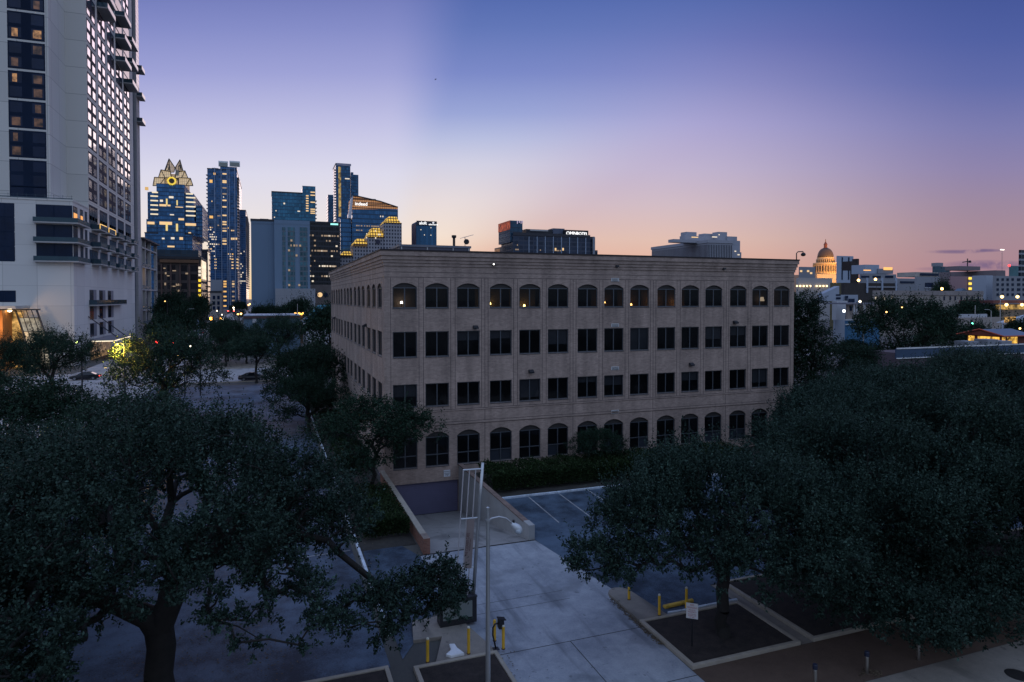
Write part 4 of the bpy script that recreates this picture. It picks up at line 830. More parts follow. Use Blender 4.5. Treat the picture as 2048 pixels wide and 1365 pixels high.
# small blue hotel with a lit name sign
AB = facade('small_blue', (.04,.14,.27), (.03,.09,.17), 2.0, 40, .16, .02, .15, .4, .45)
o,x0,x1,y0,y1,z1 = tower('blue_hotel', 'small blue hotel block with a white lit name and round mark at its top', 833, 873.5, 824, 444, 520, AB, 'tower', crown=False)
fbox(o,'sign_band',mat('sign_band',(.02,.024,.04),.5),y0,833,873.6,442.6,452,.3)
MB().box(x0-.25,x0-.02,y0+1,y1,z1-40,z1-1).build('side_wall', mat('side_mauve',(.12,.09,.12),.7), o)
SWL = MATS['sign_white_light']; p = onY(846,446.8,y0-.5); lettering('aloft', 3.4, SWL, o, (p[0],y0-.5,p[2]), (1,0,0), (0,0,1), .15)
p = onY(866.5,449.6,y0-.5); lettering('element', 1.7, SWL, o, (p[0],y0-.5,p[2]), (1,0,0), (0,0,1), .15, sx=1.35)
p = onY(866.5,446,y0-.35); q_ = MB(); q_.tube([tuple(p),(p[0],p[1]-.3,p[2])], .8, 18); q_.build('round_mark', glow('mark_white',(.9,.92,1),.8), o)
for px,py in ((861,455),(848,469.5),(861,470),(841,459)): fbox(o,'lit_window',WARM[1],y0,px,px+1.6,py,py+1.8,.3)
# hotel with dark glass, banners and a lit sign
OG = facade('omni_glass', (.03,.045,.08), (.05,.06,.09), 4.2, 3.5, .14, .3, .2, .4, .3)
o,x0,x1,y0,y1,z1 = tower('long_hotel', 'long dark hotel with pale window bars, glass left end and a white lit sign', 1026, 1180, 990, 469, 520, OG, depth=28, crown=False)
fbox(o,'roof_band',mat('omni_band',(.035,.035,.045),.6),y0,1026,1180,468,473.5,.5)
for k in range(9): fbox(o,'fin',mat('omni_fin',(.32,.38,.48),.6),y0,1057+k*16.2,1058.4+k*16.2,473.6,530,.5)
x9 = onX(990,597,x0)[1]; MB().box(x0-.4,x0-.02,y0,x9,0,z1-8).build('glass_end', facade('omni_end',(.09,.09,.10),(.05,.05,.06),2.2,3.5,.1,.2,.08,.7,.6), o)
MB().box(x0-.45,x0-.41,x9-14,x9-1,z1-20,z1-9).build('lit_window', room_glow('end_orange',(1,.4,.1),.3,.3), o)
xt0,xt1 = onY(1022,1,y0)[0], onY(1047,1,y0)[0]; zt = zat(1030,441,y0)
MB().box(xt0,xt1,y0+2,y0+30,z1-6,zt).build('roof_tower', facade('omni_top',(.04,.09,.15),(.03,.05,.08),2,3.5,.1,.2,.15,.4,.5), o)
MB().box(xt0-.3,xt0-.02,y0+2,y0+30,zt-7,zt).build('banner', room_glow('banner_red',(.85,.16,.06),.55,.35), o)
for i,px in enumerate((1034,1038,1041.5,1044.5)): fbox(o,'banner',glow('banner_pale',(.75,.6,.85),.7),y0+1.9,px,px+1.2,442,448-(i%2)*2,.3)
fbox(o,'plant_room',DARKM,y0+6,1052,1106,459.5,468,.2,10); fbox(o,'plant_room',mat('plant_blue',(.10,.12,.17),.6),y0+5,1106,1129,457.5,468,.2,10)
fbox(o,'railing',STEEL,y0+2,1060,1096,460,462.5,.3); fbox(o,'sign_wall',mat('sign_black',(.015,.012,.015),.6),y0+1,1130,1176,461,473,.6,8)
fbox(o,'end_wing',OG,y0+2,1180.5,1189,474,520,.2,20); fbox(o,'end_wing',mat('end_pale',(.28,.27,.27),.8),y0+1,1184.5,1189,475,512,1.1)
fbox(o,'end_wing',OG,y0+3,1189.5,1195,501,520,.2,10)
p = onY(1144,467.5,y0+.2); lettering('OMNI', 4.0, SWL, o, (p[0],y0+.1,p[2]), (1,0,0), (0,0,1), .15); p = onY(1163.5,468.2,y0+.2); lettering('HOTEL', 3.5, SWL, o, (p[0],y0+.1,p[2]), (1,0,0), (0,0,1), .15)
p = onY(1152.3,467.5,y0+.2); q_ = MB(); q_.tube([(p[0],y0+.3,p[2]),(p[0],y0-.0,p[2])], 1.1, 12); q_.build('round_mark', glow('mark_dim',(.8,.75,.8),.35), o)
for px in (1109.5,1124.5): fbox(o,'lit_window',WARM[0],y0,px,px+2.8,496.5,501.5,.4)
lits(o,y0,onY(1024,1,y0)[0],x1,20,z1-4,14,1.4,1.0,3.5,17,3)
# pale bank of concrete fins
BF = facade('fin_office', (.04,.045,.06), (.33,.33,.37), 1.7, 60, .42, .02, .2, .3, .1, fr_rough=.85)
o,x0,x1,y0,y1,z1 = tower('finned_office', 'pale office block of close vertical concrete fins with stepped roof plant', 1415, 1464, 1303, 486, 560, BF, 'building', crown=False)
PC = mat('pale_concrete',(.36,.36,.40),.85,var=.1,scale=.05)
MB().box(x0-.6,x1+.6,y0-.6,y1+.6,z1+.01,z1+2.6).build('roof_band', PC, o)
fbox(o,'side_wing',panel_mat('wing_bands',(.34,.35,.4),60,4.,.6),y0+1,1464.6,1480,482,530,.1,20); fbox(o,'side_wing',PC,y0+3,1480,1482.5,505,530,.1,20)
yb = y0+20
for a,b_,t_,d_ in ((1347,1430,480,14),(1370,1466,473.5,20),(1372,1393,464.5,26),(1408,1432,468,24),(1436,1454,464.5,14),(1455,1474,473.5,12)): fbox(o,'roof_plant',PC,y0+d_,a,b_,t_,486,.1,8)
fbox(o,'lit_strip',WARM[0],y0+13.8,1383,1396,474,476,.3); fbox(o,'lit_strip',WARM[1],y0+11.7,1424,1434,473.5,475.5,.3); fbox(o,'lit_window',WARM[1],y0+11.8,1437,1439,469,471,.3)
for a in ((1469,1472,502,504),(1475,1479,509,511)): fbox(o,'lit_window',WARM[1],y0+.8,*a,t=.3)
# ---------------------------------------------------------------- the low city on the right
STONE = mat('limestone', (.40,.33,.25), .8, var=.12, scale=.1)
# domed capitol
Dc = 950; c = DP(1650,597,Dc); y0 = c[1]; cap = thing('capitol', 'floodlit domed stone capitol on the horizon', 'capitol', (c[0],c[1],0))
Z = lambda py: onY(1650,py,y0)[2]; Rr = lambda wpx: wpx/2/F*Dc
DL = facade('capitol_drum', (.52,.36,.18), (.62,.44,.24), 2.6, 90, .4, .02, .8, .1, 0, lit=0)
CST = mat('capitol_stone', (.55,.37,.2), .8, var=.1, scale=.2)
b = MB(); b.lathe([(Rr(45),Z(560)),(Rr(45),Z(548)),(Rr(43),Z(547.5)),(Rr(43),Z(530)),(Rr(45.5),Z(529.5)),(Rr(45.5),Z(526.5)),(Rr(34),Z(526)),(Rr(34),Z(519)),(Rr(31),Z(518)),(Rr(31),Z(515.5))], (c[0],c[1],0), 36); b.build('drum', CST, cap)
b = MB()
for k in range(28): a = 2*math.pi*k/28; b.tube([(c[0]+Rr(44.5)*math.cos(a),c[1]+Rr(44.5)*math.sin(a),Z(547)),(c[0]+Rr(44.5)*math.cos(a),c[1]+Rr(44.5)*math.sin(a),Z(530))], .5, 6)
b.build('column', CST, cap); cap.children[-1]['kind'] = 'stuff'
b = MB()
for k in range(28):
    a = 2*math.pi*(k+.5)/28
    for r_,za,zb_ in ((Rr(43.4),544,533),(Rr(34.5),525,520)):
        p = np.array([c[0]+r_*math.cos(a),c[1]+r_*math.sin(a)]); d = np.array([-math.sin(a),math.cos(a)])*r_*.055; n = np.array([math.cos(a),math.sin(a)])*.2
        q1,q2 = p-d+n,p+d+n; b.quad((q1[0],q1[1],Z(za)),(q2[0],q2[1],Z(za)),(q2[0],q2[1],Z(zb_)),(q1[0],q1[1],Z(zb_)))
o = b.build('drum_window', mat('capitol_window',(.05,.03,.02),.4), cap); o['kind'] = 'stuff'
prof = [(Rr(30)*math.cos(a)**.9 if a < 1.5 else .8, Z(515.4)+(Z(496)-Z(515.4))*math.sin(a)) for a in [i*math.pi/2/10 for i in range(9)]]
MB().lathe(prof, (c[0],c[1],0), 36).build('dome', mat('dome_brown',(.10,.065,.05),.6,.1,var=.12,scale=.2), cap, smooth=True)
b = MB(); b.lathe([(Rr(9),Z(498.5)),(Rr(9),Z(496.5)),(Rr(6.5),Z(496)),(Rr(6),Z(490.5)),(Rr(7.5),Z(490)),(Rr(5),Z(487)),(Rr(2),Z(484.5)),(Rr(1.6),Z(484))], (c[0],c[1],0), 14); b.build('lantern', mat('lantern_red',(.20,.06,.035),.6), cap)
MB().lathe([(Rr(1.6),Z(484)),(Rr(1.4),Z(481)),(Rr(.5),Z(478))], (c[0],c[1],0), 8).build('statue', mat('statue',(.2,.12,.08),.6), cap)
MB().box(onY(1612,1,y0+5)[0],onY(1690,1,y0+5)[0],y0-20,y0+50,0,Z(550)).build('wing', mat('capitol_wing',(.30,.24,.2),.8), cap)
for dx in (-60,10,70):      # its floodlights
    l = bpy.data.lights.new('floodlight','SPOT'); l.energy = 330000; l.color = (1,.52,.16); l.spot_size = 1.1; l.shadow_soft_size = 3; o = bpy.data.objects.new('floodlight',l); C.objects.link(o); o.parent = cap
    o.location = (dx*1.0,-85,Z(560)); o.rotation_euler = Vector((dx,-85,-16)).to_track_quat('Z','Y').to_euler()
def blk(name, label, pl, pr, top, D, m, pc=None, cat='building', crown=False, depth=None, base=0):
    if not pc: pc = pl+max(2,min(14,(pr-pl)*.07)) if pl > 800 else pl
    o,x0,x1,y0,y1,z1 = tower(name,label,pc,pr,pl,top,D,m,cat,base,crown,None if pl > 800 else depth or 14); return o,y0,x0,x1,z1,y1
LBLUE = mat('pale_blue_wall',(.36,.42,.52),.8,var=.08,scale=.08); TAN = mat('tan_wall',(.33,.28,.25),.8,var=.1,scale=.1); GREYW = mat('grey_wall',(.26,.27,.30),.8,var=.1,scale=.08); WHITEW = mat('white_wall',(.46,.47,.50),.8,var=.06,scale=.1)
o,y,*_ = blk('glass_office','pale blue office block with dark slots right of the dome',1672,1706,512,760,LBLUE)
for px in (1683,1696): fbox(o,'window_strip',DP2,y0:=y,px,px+2.5,515,560,.3)
o,y,*_ = blk('arched_building','low pale building with a curved roof and lit arches left of the dome',1597,1630,534,800,GREYW)
for px,py in ((1600,541),(1614,541),(1620,545)): fbox(o,'lit_window',WARM[0],y,px,px+4,py,py+3.5,.4)
o,y,*_ = blk('hall_building','long pale hall with a row of nine lit lamps under its eaves',1592,1664,556,430,mat('hall_pale',(.40,.38,.38),.8,var=.08,scale=.1))
for k in range(9):
    p = onY(1594+k*6.7+(6 if k > 4 else 0),572.5,y-1); MB().ball(tuple(p), .6, 6).build('lamp', glow('hall_lamp',(1,.72,.35),3), o)
o,y,*_ = blk('old_smokestack_building','dark brown building with a tall chimney and a sloping roof',1700,1717,540,520,mat('dark_brown',(.03,.02,.02),.7))
fbox(o,'roof',mat('dark_brown',(.03,.02,.02)),y-.1,1700.5,1716,523,541,.3,8); fbox(o,'chimney',mat('dark_brown',(.03,.02,.02)),y-.2,1712.5,1717.5,518,541,.3,4)
o,y,*_ = blk('terraced_building','wide grey-blue terraced building with a lit upper deck',1718,1792,548,480,GREYW)
fbox(o,'upper_floor',LBLUE,y+4,1730,1758,530,548,.1,12); fbox(o,'upper_floor',GREYW,y+3,1756,1786,538,548,.1,12); fbox(o,'lit_strip',glow('deck_amber',(1,.5,.15),1.3),y+2.8,1767,1784,535,540.5,.4); fbox(o,'lit_strip',glow('deck_amber',(1,.5,.15),1.3),y-.1,1727,1741,540,542,.4)
for px in (1722,1745,1770): fbox(o,'window_strip',DP2,y,px,px+16,552,556,.3)
o,y,*_ = blk('parking_deck','dark two level parking deck with pale posts',1680,1795,566,350,mat('deck_dark',(.04,.035,.035),.8))
for px in (1732,1762,1790): fbox(o,'post',LBLUE,y-.2,px,px+3,556,586,.5)
for k,py in enumerate((561.5,573)): fbox(o,'deck_edge',GREYW,y-.1,1735,1795,py,py+3,.5)
o,y,*_ = blk('row_building','grey-blue low block with a flat roof left of the grey flat roofed building',1788,1834,557,420,GREYW); fbox(o,'window_strip',DP2,y,1800,1828,563,567,.3)
o,y,*_ = blk('wooded_slope_house','olive brown house roof behind the white houses',1660,1682,566,300,mat('olive_roof',(.12,.10,.05),.8))
o,y,*_ = blk('office_building','grey flat roofed building with a dark upper band',1829,1880,554,380,GREYW)
fbox(o,'upper_floor',mat('tan_light',(.42,.38,.34),.8),y+2,1831,1876,545,554,.1,12); fbox(o,'window_strip',DP2,y+1.8,1840,1876,547,552,.3); fbox(o,'window',DP2,y,1850,1866,566,575,.3); fbox(o,'ledge',WHITEW,y-.1,1849,1867,575,577,.3)
o,y,*_ = blk('distant_tower','small blue-grey tower with a stepped top on the skyline',1864,1899,533,800,facade('far_blue',(.06,.11,.15),(.05,.09,.12),3,3.5,.1,.2,.2,.3,.3))
fbox(o,'penthouse',GREYW,y+3,1875,1886,526,533,.2,8)
o,y,*_ = blk('long_hall','long brown-grey building with stepped roof below the crane',1877,2010,541,460,mat('mauve_wall',(.22,.18,.19),.8,var=.06,scale=.05),pc=1990)
fbox(o,'upper_floor',mat('mauve_wall',(.2,.2,.2)),y+12,1917,1960,533,541,.2,10)
o,y,*_ = blk('pink_building','pink-grey building with three lit stair landings',1898,1944,553,380,mat('pink_wall',(.36,.22,.23),.8,var=.06,scale=.08))
fbox(o,'stair_tower',TAN,y-.2,1936,1944,553,582,.3)
for py in (555,565.5,575.5): fbox(o,'lit_window',glow('stair_amber',(1,.66,.08),1.5),y-.5,1937,1942.5,py,py+4.5,.3)
o,y,*_ = blk('white_block','tall blank white block beside the pink building',1944,1985,551,360,mat('blank_white',(.38,.42,.48),.8,var=.05,scale=.05),pc=1972)
o,y,x0,x1,z1,y1 = blk('cell_block','pale block with a grid of small square windows',1985,2075,552,345,GREYW)
for px in (1993,2003,2013,2023,2034,2045):
    for py in (557,567,577,587): fbox(o,'window',DP2,y,px,px+(4 if px<2030 else 6),py,py+5,.25)
o,y,*_ = blk('edge_tower','dark glazed tower with pale floor bands at the right edge',2036,2075,500,430,facade('edge_bands',(.02,.03,.05),(.30,.31,.34),4.,3.9,.03,.3,.12,.4,.4,fr_rough=.8),pc=2040,cat='tower')
o,y,*_ = blk('teal_block','small teal block with a red beacon on its corner',2017,2036,532,520,mat('teal_wall',(.08,.18,.2),.7)); p = onY(2018.5,531.5,y); MB().ball(tuple(p),.9,6).build('beacon',glow('red_beacon',(1,.04,.04),4),o)
# crane and light mast
p0 = onY(1935,535,465); p1 = onY(1935,517.5,465); cr = thing('tower_crane','small tower crane above the long brown-grey building','crane',(p0[0],465,0)); MB().tube([(p0[0],465,0),tuple(p1)],.7,4).build('mast',DARKM,cr); a,b_ = onY(1925,525,465),onY(1941,522,465); MB().tube([tuple(a),tuple(b_)],.5,4).build('jib',DARKM,cr); MB().box(b_[0]-2,b_[0],464,466,b_[2]-2.2,b_[2]-.3).build('counterweight',DARKM,cr)
yb = 560; p1 = onY(2004.5,500,yb); mm = thing('light_mast','tall lattice light mast with a ring of white lamps','light mast',(p1[0],yb,0)); lm = MB()
for dx in (-.9,.9): lm.tube([(p1[0]+dx,yb,0),(p1[0]+dx,yb,p1[2])],.12,4)
for k in range(24): z = p1[2]-k*2.2; lm.tube([(p1[0]-.9,yb,z),(p1[0]+.9,yb,z-2.2)],.07,4)
lm.build('mast',mat('mast_grey',(.3,.27,.28),.6),mm)
for dx in (-2.1,0,2.1): MB().lathe([(.5,-.45),(1.3,-.2),(1.3,.1),(.4,.6)],(p1[0]+dx,yb,p1[2]),12).build('lamp',glow('mast_lamp',(1,.93,.78),3.5),mm)
# long beige hall in the middle distance and the white houses before it
o,y,x0,x1,z1,y1 = blk('beige_hall','long low beige hall with a row of narrow windows',1745,1966,587,255,mat('beige_wall',(.36,.31,.28),.85,var=.07,scale=.1),depth=22)
fbox(o,'parapet',mat('beige_band',(.29,.25,.24),.85),y-.05,1745,1966.2,582,591,.25,.0)
for px in (1750,1766.5,1783): fbox(o,'lit_window',WARM[1],y,px,px+2.4,594,600,.25)
for px in (1887,1899,1909,1921,1932,1943,1955): fbox(o,'window',DP2,y,px,px+2,593,601,.25)
MB().extrude([(onY(1938,1,y)[0],y+3,z1+.03),(onY(1966,1,y)[0],y+3,z1+.03),(onY(1952,1,y)[0],y+3,z1+2.2)],(0,3,0)).build('roof',mat('slate_blue',(.09,.13,.18),.7),o)
o,y,x0,x1,z1,y1 = blk('white_house','white three storey house with a lean-to roof and dark windows',1667,1716,590,205,mat('house_blue_white',(.32,.36,.43),.8,var=.06,scale=.2),depth=14)
xa,xb = onY(1650,1,y)[0],onY(1683,1,y)[0]; MB().extrude([(xa,y-.3,z1-2.0),(xb,y-.3,z1-2.0),(xb,y-.3,z1+2.7),(xa,y-.3,z1+.3)],(0,2,0)).build('side_wing',MATS['house_blue_white'],o)
for a in ((1672,1681,589,592),(1672,1681,595,599),(1690,1696,592,598),(1690,1695,599,606),(1697,1709,598,605)): fbox(o,'window',DP2,y-.35,*a,t=.1)
fbox(o,'wall',WHITEW,y-3,1672,1694,602,640,.2,1.5)
o,y,x0,x1,z1,y1 = blk('porch_house','low pale house with square porch posts left of the beige hall',1692,1745,608,190,TAN,depth=10)
fbox(o,'roof',mat('porch_roof',(.16,.16,.2),.7),y-1.5,1690,1747,606,609,.4,8)
for px in (1699,1713): fbox(o,'window',DP2,y,px,px+4,613,622,.2)
for px in (1706,1711,1727): fbox(o,'post',WHITEW,y-1.2,px,px+2,609,632,.3)
o,y,*_ = blk('market_canopy','blue flat canopy with a white rim seen between the dark trees',1690,1760,640,150,mat('canopy_blue',(.03,.13,.25),.6,var=.1)); fbox(o,'fascia',WHITEW,y-.1,1688,1760,638.5,641,.3); fbox(o,'lit_strip',glow('canopy_white',(.8,.9,1),.8),y-.15,1690,1735,648,650,.2)
o,y,*_ = blk('service_building','low white service building behind the traffic signal',1918,1975,629,190,WHITEW,depth=8); o,y,*_ = blk('yard_wall','long grey-brown yard wall behind the traffic signal',1905,2002,636,182,TAN,depth=2,cat='wall')
o,y,*_ = blk('diner','low diner with a dark red roof and warm lit front',1990,2085,609,240,mat('diner_lit_wall',(.3,.24,.18),.8),depth=14); fbox(o,'roof',mat('diner_roof',(.16,.05,.045),.7),y-3,1984,2090,601,607,.4,12); fbox(o,'lit_front',room_glow('diner_front',(1,.6,.16),.9,.45),y-.05,1991,2080,610,619,.15)
for px,py in ((2004,594),(2035,594),(2013,610),(2044,610)): p = onY(px,py,y-4); MB().ball(tuple(p),.55,6).build('lamp',glow('diner_lamp',(1,.68,.25),4),o)
o,y,x0,x1,z1,y1 = blk('gabled_shed','white gabled shed with a lit corner behind the lit house',2004,2085,646,160,mat('shed_white',(.45,.5,.56),.8),depth=8); fbox(o,'lit_window',room_glow('shed_glow',(1,.55,.14),1.0,1.2),y-.1,2008,2030,634,645,.2)
MB().extrude([(x0,y,z1+.01),(x1,y,z1+.01),(x1,y,z1+2.5)],(0,2,0)).build('roof',MATS['shed_white'],o)
# red-eaved house with glowing windows: its gable end faces the brick block
c = DP(2003,692,112); x0,y0 = c[0],c[1]; y1 = onX(1934,680,x0)[1]; x1 = onY(2052,680,y0)[0]; ym = (y0+y1)/2; hz = lambda py: onY(2003,py,y0)[2]
ho = thing('lit_house','small house with red eaves, grey roof and glowing yellow windows','house',(x0+4,ym,0))
MB().box(x0,x1,y0,y1,0,hz(673.5)).build('wall',mat('red_wood',(.20,.05,.035),.7),ho)
GL = room_glow('house_glow',(1,.55,.09),1.5,1.4); W_ht,W_hb = hz(675),hz(688)
for a,b_,zb in ((1937,1949,W_hb),(1956,1966,W_hb),(1967,1982,hz(684)),(1983.5,1999,hz(684))): MB().box(x0-.08,x0-.005,onX(a,680,x0)[1],onX(b_,680,x0)[1],zb,W_ht).build('lit_window',GL,ho)
for a,b_ in ((2004,2010),(2014,2022),(2023,2034)): MB().box(onY(a,680,y0)[0],onY(b_,680,y0)[0],y0-.08,y0-.005,W_hb,W_ht).build('lit_window',GL,ho)
zE,zR = hz(672.5),onX(1963,659,x0-1.0)[2]; ya,yb_ = y0-1.1,y1+1.1
MB().extrude([(x0-.9,ya+.4,zE),(x0-.9,yb_-.4,zE),(x0-.9,ym,zR-.15)],(.5,0,0)).build('gable',mat('gable_red',(.22,.045,.025),.6),ho)
rf = MB(); rf.add([(x0-1.1,ya,zE),(x0-1.1,ym,zR),(x0-1.1,yb_,zE),(x1+.8,ya,zE),(x1+.8,ym,zR),(x1+.8,yb_,zE)],[(0,3,4,1),(1,4,5,2)]); rf.add([(x0-1.1,ya,zE-.12),(x0-1.1,ym,zR-.12),(x0-1.1,yb_,zE-.12),(x1+.8,ya,zE-.12),(x1+.8,ym,zR-.12),(x1+.8,yb_,zE-.12)],[(0,1,4,3),(1,2,5,4)])
rf.build('roof',mat('metal_roof',(.16,.19,.25),.5,.2,var=.08,scale=.5),ho)
eb = MB(); eb.tube([(x0-1.15,yb_,zE),(x0-1.15,ym,zR+.02),(x0-1.15,ya-.05,zE),(x1+.8,ya-.05,zE)],.12,4); eb.build('eaves',mat('eaves_red',(.42,.07,.03),.6),ho)
MB().box(x0-2.6,x0-1.6,onX(1990,688,x0)[1],onX(1972,688,x0)[1],0,hz(685.5)).build('counter',WHITEW,ho)
# flat roofed building nearest on the right, seen over the oaks
yr = DP(1850,697,88)[1]; X = lambda px: onY(px,697,yr)[0]
fr = thing('flat_roofed_building','long low building with a blue parapet and white roof edge above the oaks','building',(X(1900),yr+9,0)); zp = onY(1900,694,yr)[2]
MB().box(X(1792),X(2140),yr,yr+4,0,zp-.55).build('wall',mat('plum_wall',(.10,.075,.09),.8),fr); MB().box(X(1790),X(2142),yr-.2,yr-.02,zp-1.25,zp).build('parapet',mat('parapet_blue',(.035,.07,.13),.6,var=.2),fr); MB().box(X(1790),X(2142),yr-.28,yr-.205,zp-.05,zp+.12).build('roof_edge',WHITEP,fr); MB().box(X(1790),X(2142),yr-.26,yr-.205,zp-1.32,zp-1.2).build('roof_edge',WHITEP,fr)
for px,hh in ((1950,1.0),(1990,1.3),(2018,.8)): x = X(px); MB().box(x,x+2.2,yr+1,yr+3,zp-.54,zp+hh*.55).build('roof_unit',GREYW,fr,bevel=.05)
# ---------------------------------------------------------------- left middle distance
th = thing('teal_roofed_house','white house with a steep teal hipped roof behind the brick block','house',(0,0,0)); Dh = 150; c = DP(610,680,Dh); y = c[1]; th.location = (c[0]+6,y+6,0)
hx = lambda px: onY(px,650,y)[0]; hz = lambda py: onY(640,py,y)[2]
MB().box(hx(612),hx(700),y,y+12,0,hz(646)).build('wall',WHITEW,th); TR = mat('teal_roof',(.03,.17,.22),.45,.1,var=.12,scale=1)
rf = MB(); x0,x1 = hx(606),hx(706); z0,z1 = hz(645),hz(611); rf.add([(x0,y-.6,z0),(x1,y-.6,z0),(x1,y+12.6,z0),(x0,y+12.6,z0),(hx(640),y+6,z1),(hx(680),y+6,z1)],[(0,1,5,4),(1,2,5),(2,3,4,5),(3,0,4),(3,2,1,0)]); rf.build('roof',TR,th)
MB().box(x0-.1,x1+.1,y-.75,y-.62,z0-.4,z0+.1).build('gutter',WHITEP,th)
for px in (628,): fbox(th,'window',mat('red_shutter',(.12,.02,.02),.6),y,px,px+6,652,661,.15)
o,y,*_ = blk('shop_building','low flat roofed shop with a white roof edge behind the street trees',487,600,636,165,mat('shop_blue',(.10,.16,.22),.7),depth=14); fbox(o,'roof_edge',mat('roof_edge_pale',(.4,.46,.55),.6),y-.2,487,600,630,632,.3,14.4); fbox(o,'fascia',mat('fascia_brown',(.10,.05,.045),.7),y-.15,487,600,632,637,.2); fbox(o,'wall',WHITEW,y-.1,505,513,638,646,.1)
o,y,*_ = blk('cafe_stall','tiny cafe stall with strings of orange bulbs near the teal roof',592,606,626,210,mat('stall_brown',(.10,.06,.04),.8),depth=4)
for k in range(7): p = onY(590+k*2.6,627+(k%3),y-.6); MB().ball(tuple(p),.28,5).build('bulb',glow('bulb_orange',(1,.5,.08),3),o)
# ---------------------------------------------------------------- near street furniture
lp = thing('street_lamp','tall grey steel street lamp with one curved arm beside the drive','street lamp',(-1.13,-29.53,.1))
bx_,by_ = -1.13,-29.53; top = onY(970,1019,by_); dp = top[2]
MB().lathe([(.16,.05),(.16,.09),(.10,.12),(.095,.2),(.058,dp),(.062,dp),(.062,dp+.05),(.02,dp+.08)],(bx_,by_,0),16).build('pole',STEEL,lp)
MB().box(bx_-.2,bx_+.2,by_-.2,by_+.2,.02,.06).build('base_plate',DARKM,lp)
A = [onY(px,py,by_) for px,py in ((974,1043),(984,1037),(998,1034),(1012,1037),(1024,1047),(1030,1054))]; arm = MB(); arm.tube([tuple(p) for p in A],[.035,.034,.032,.03,.03,.03],10); arm.build('arm',STEEL,lp,smooth=True)
MB().tube([(bx_-.0,by_,A[0][2]-.03),(bx_,by_,A[0][2]+.06)],.085,12).build('clamp',STEEL,lp)
h0 = onY(1023,1047,by_); h1 = onY(1043,1064,by_); d = (h1-h0); hd = MB()
hd.tube([tuple(h0+d*f) for f in (0,.12,.3,.55,.8,.95,1.0)],[.05,.085,.12,.15,.13,.08,.03],14); hh = hd.build('lamp_head',mat('lamp_grey_white',(.6,.62,.64),.45,.2,var=.08),lp,smooth=True)
MB().tube([tuple(h0+d*f+np.array([.0,-.06,-.07])) for f in (.35,.5,.7,.88)],[.04,.11,.11,.04],12).build('lens',mat('lens_glass',(.45,.5,.55),.15,var=.1),hh,smooth=True)
p = h0+d*.2; MB().lathe([(.045,.08),(.045,.17),(.03,.19)],tuple(p),10).build('photocell',BLACKM,hh)
# banner sign: leaning steel post, rods, panel, planter box base
sg = thing('banner_sign','tall leaning steel sign of thin rods with one narrow brown banner panel','sign',(-.05,-24.2,.1)); sy = -24.0
P = lambda px,py: tuple(onY(px,py,sy)); MB().tube([P(946.5,1197),P(954,1080),P(960,1000),P(965.5,926)],[.085,.078,.072,.066],12).build('post',STEEL,sg,smooth=True)
for a,b_ in (((910.5,1203),(927,940)),((922.5,1205),(939,940.5)),((934,1204),(951.5,939))): MB().tube([P(*a),P(*b_)],.026,8).build('rod',mat('rod_steel',(.55,.51,.51),.45,.2,var=.1),sg)
for a,b_ in (((926,940.5),(963.5,938)),((922,1038.5),(956,1035.5)),((916,1137),(952,1134.5))): MB().tube([P(*a),P(*b_)],.032,8).build('crossbar',MATS['lamp_grey_white'],sg)
k = [P(934,1039),P(948.5,1038),P(942.5,1136),P(928,1137)]; bp = MB().extrude([np.array(q_)+np.array([0,-.045,0]) for q_ in k],(0,.035,0)).build('banner_panel',mat('banner_taupe',(.27,.215,.20),.6,var=.08),sg)
up_ = np.array(P(938,1062))-np.array(P(933.2,1112)); ctr = (np.array(P(937.5,1066))+np.array(P(934,1112)))/2
dd = tuple(up_); perp = Vector((up_[2],0,-up_[0]))*-1
lettering('THE CLEARER CAFE', .19, mat('banner_ink',(.10,.035,.035),.7), bp, (ctr[0]-.04,sy-.048,ctr[2]), dd, tuple(perp), .002, sx=.62)
lettering('RESTAURANT & BAR', .085, MATS['banner_ink'], bp, (ctr[0]+.09,sy-.048,ctr[2]-.02), dd, tuple(perp), .002, sx=.7)
q_ = P(919,1137); MB().box(q_[0]-.07,q_[0]+.12,sy-.1,sy+.05,q_[2]-.09,q_[2]+.09).build('camera_box',mat('box_white',(.6,.58,.58),.5),sg,bevel=.01)
x0,x1 = -1.6,.06; bx0 = MB(); bx0.box(x0,x1,-24.32,-23.72,.131,1.24); base_ = bx0.build('sign_base',mat('base_black',(.02,.02,.024),.5,.1),sg,bevel=.02)
MB().box(x0+.12,x1-.22,-24.36,-24.322,.42,1.12).build('message_panel',mat('panel_grey',(.17,.19,.18),.4,var=.2,scale=.8),base_); MB().box(x0-.02,x1+.02,-24.34,-24.16,1.245,1.29).build('top_rail',DARKM,base_); MB().box(x0-.02,x1+.02,-23.9,-23.73,1.245,1.29).build('top_rail',DARKM,base_)
# card reader on a bent post
cr = thing('card_reader','black card reader on a bent post between two yellow posts','card reader',(.12,-26.75,.13)); yk = -26.75
P = lambda px,py: tuple(onY(px,py,yk)); MB().tube([(.12,yk,.13),P(985.5,1270),P(986,1256),P(990,1248.5),P(998,1247)],.034,10).build('post',BLACKM,cr,smooth=True)
q_ = onY(1001,1247,yk); bxm = MB(); bxm.box(q_[0]-.10,q_[0]+.13,yk-.12,yk+.12,q_[2]-.2,q_[2]+.19); hd = bxm.build('reader_box',BLACKM,cr,bevel=.03); hm = MB(); hm.extrude([(q_[0]-.12,yk-.14,q_[2]+.2),(q_[0]+.2,yk-.14,q_[2]+.14),(q_[0]+.2,yk-.14,q_[2]+.17),(q_[0]-.12,yk-.14,q_[2]+.24)],(0,.28,0)); hm.build('hood',BLACKM,hd); MB().box(.0,.24,yk-.12,yk+.12,.125,.15).build('foot_plate',DARKM,cr)
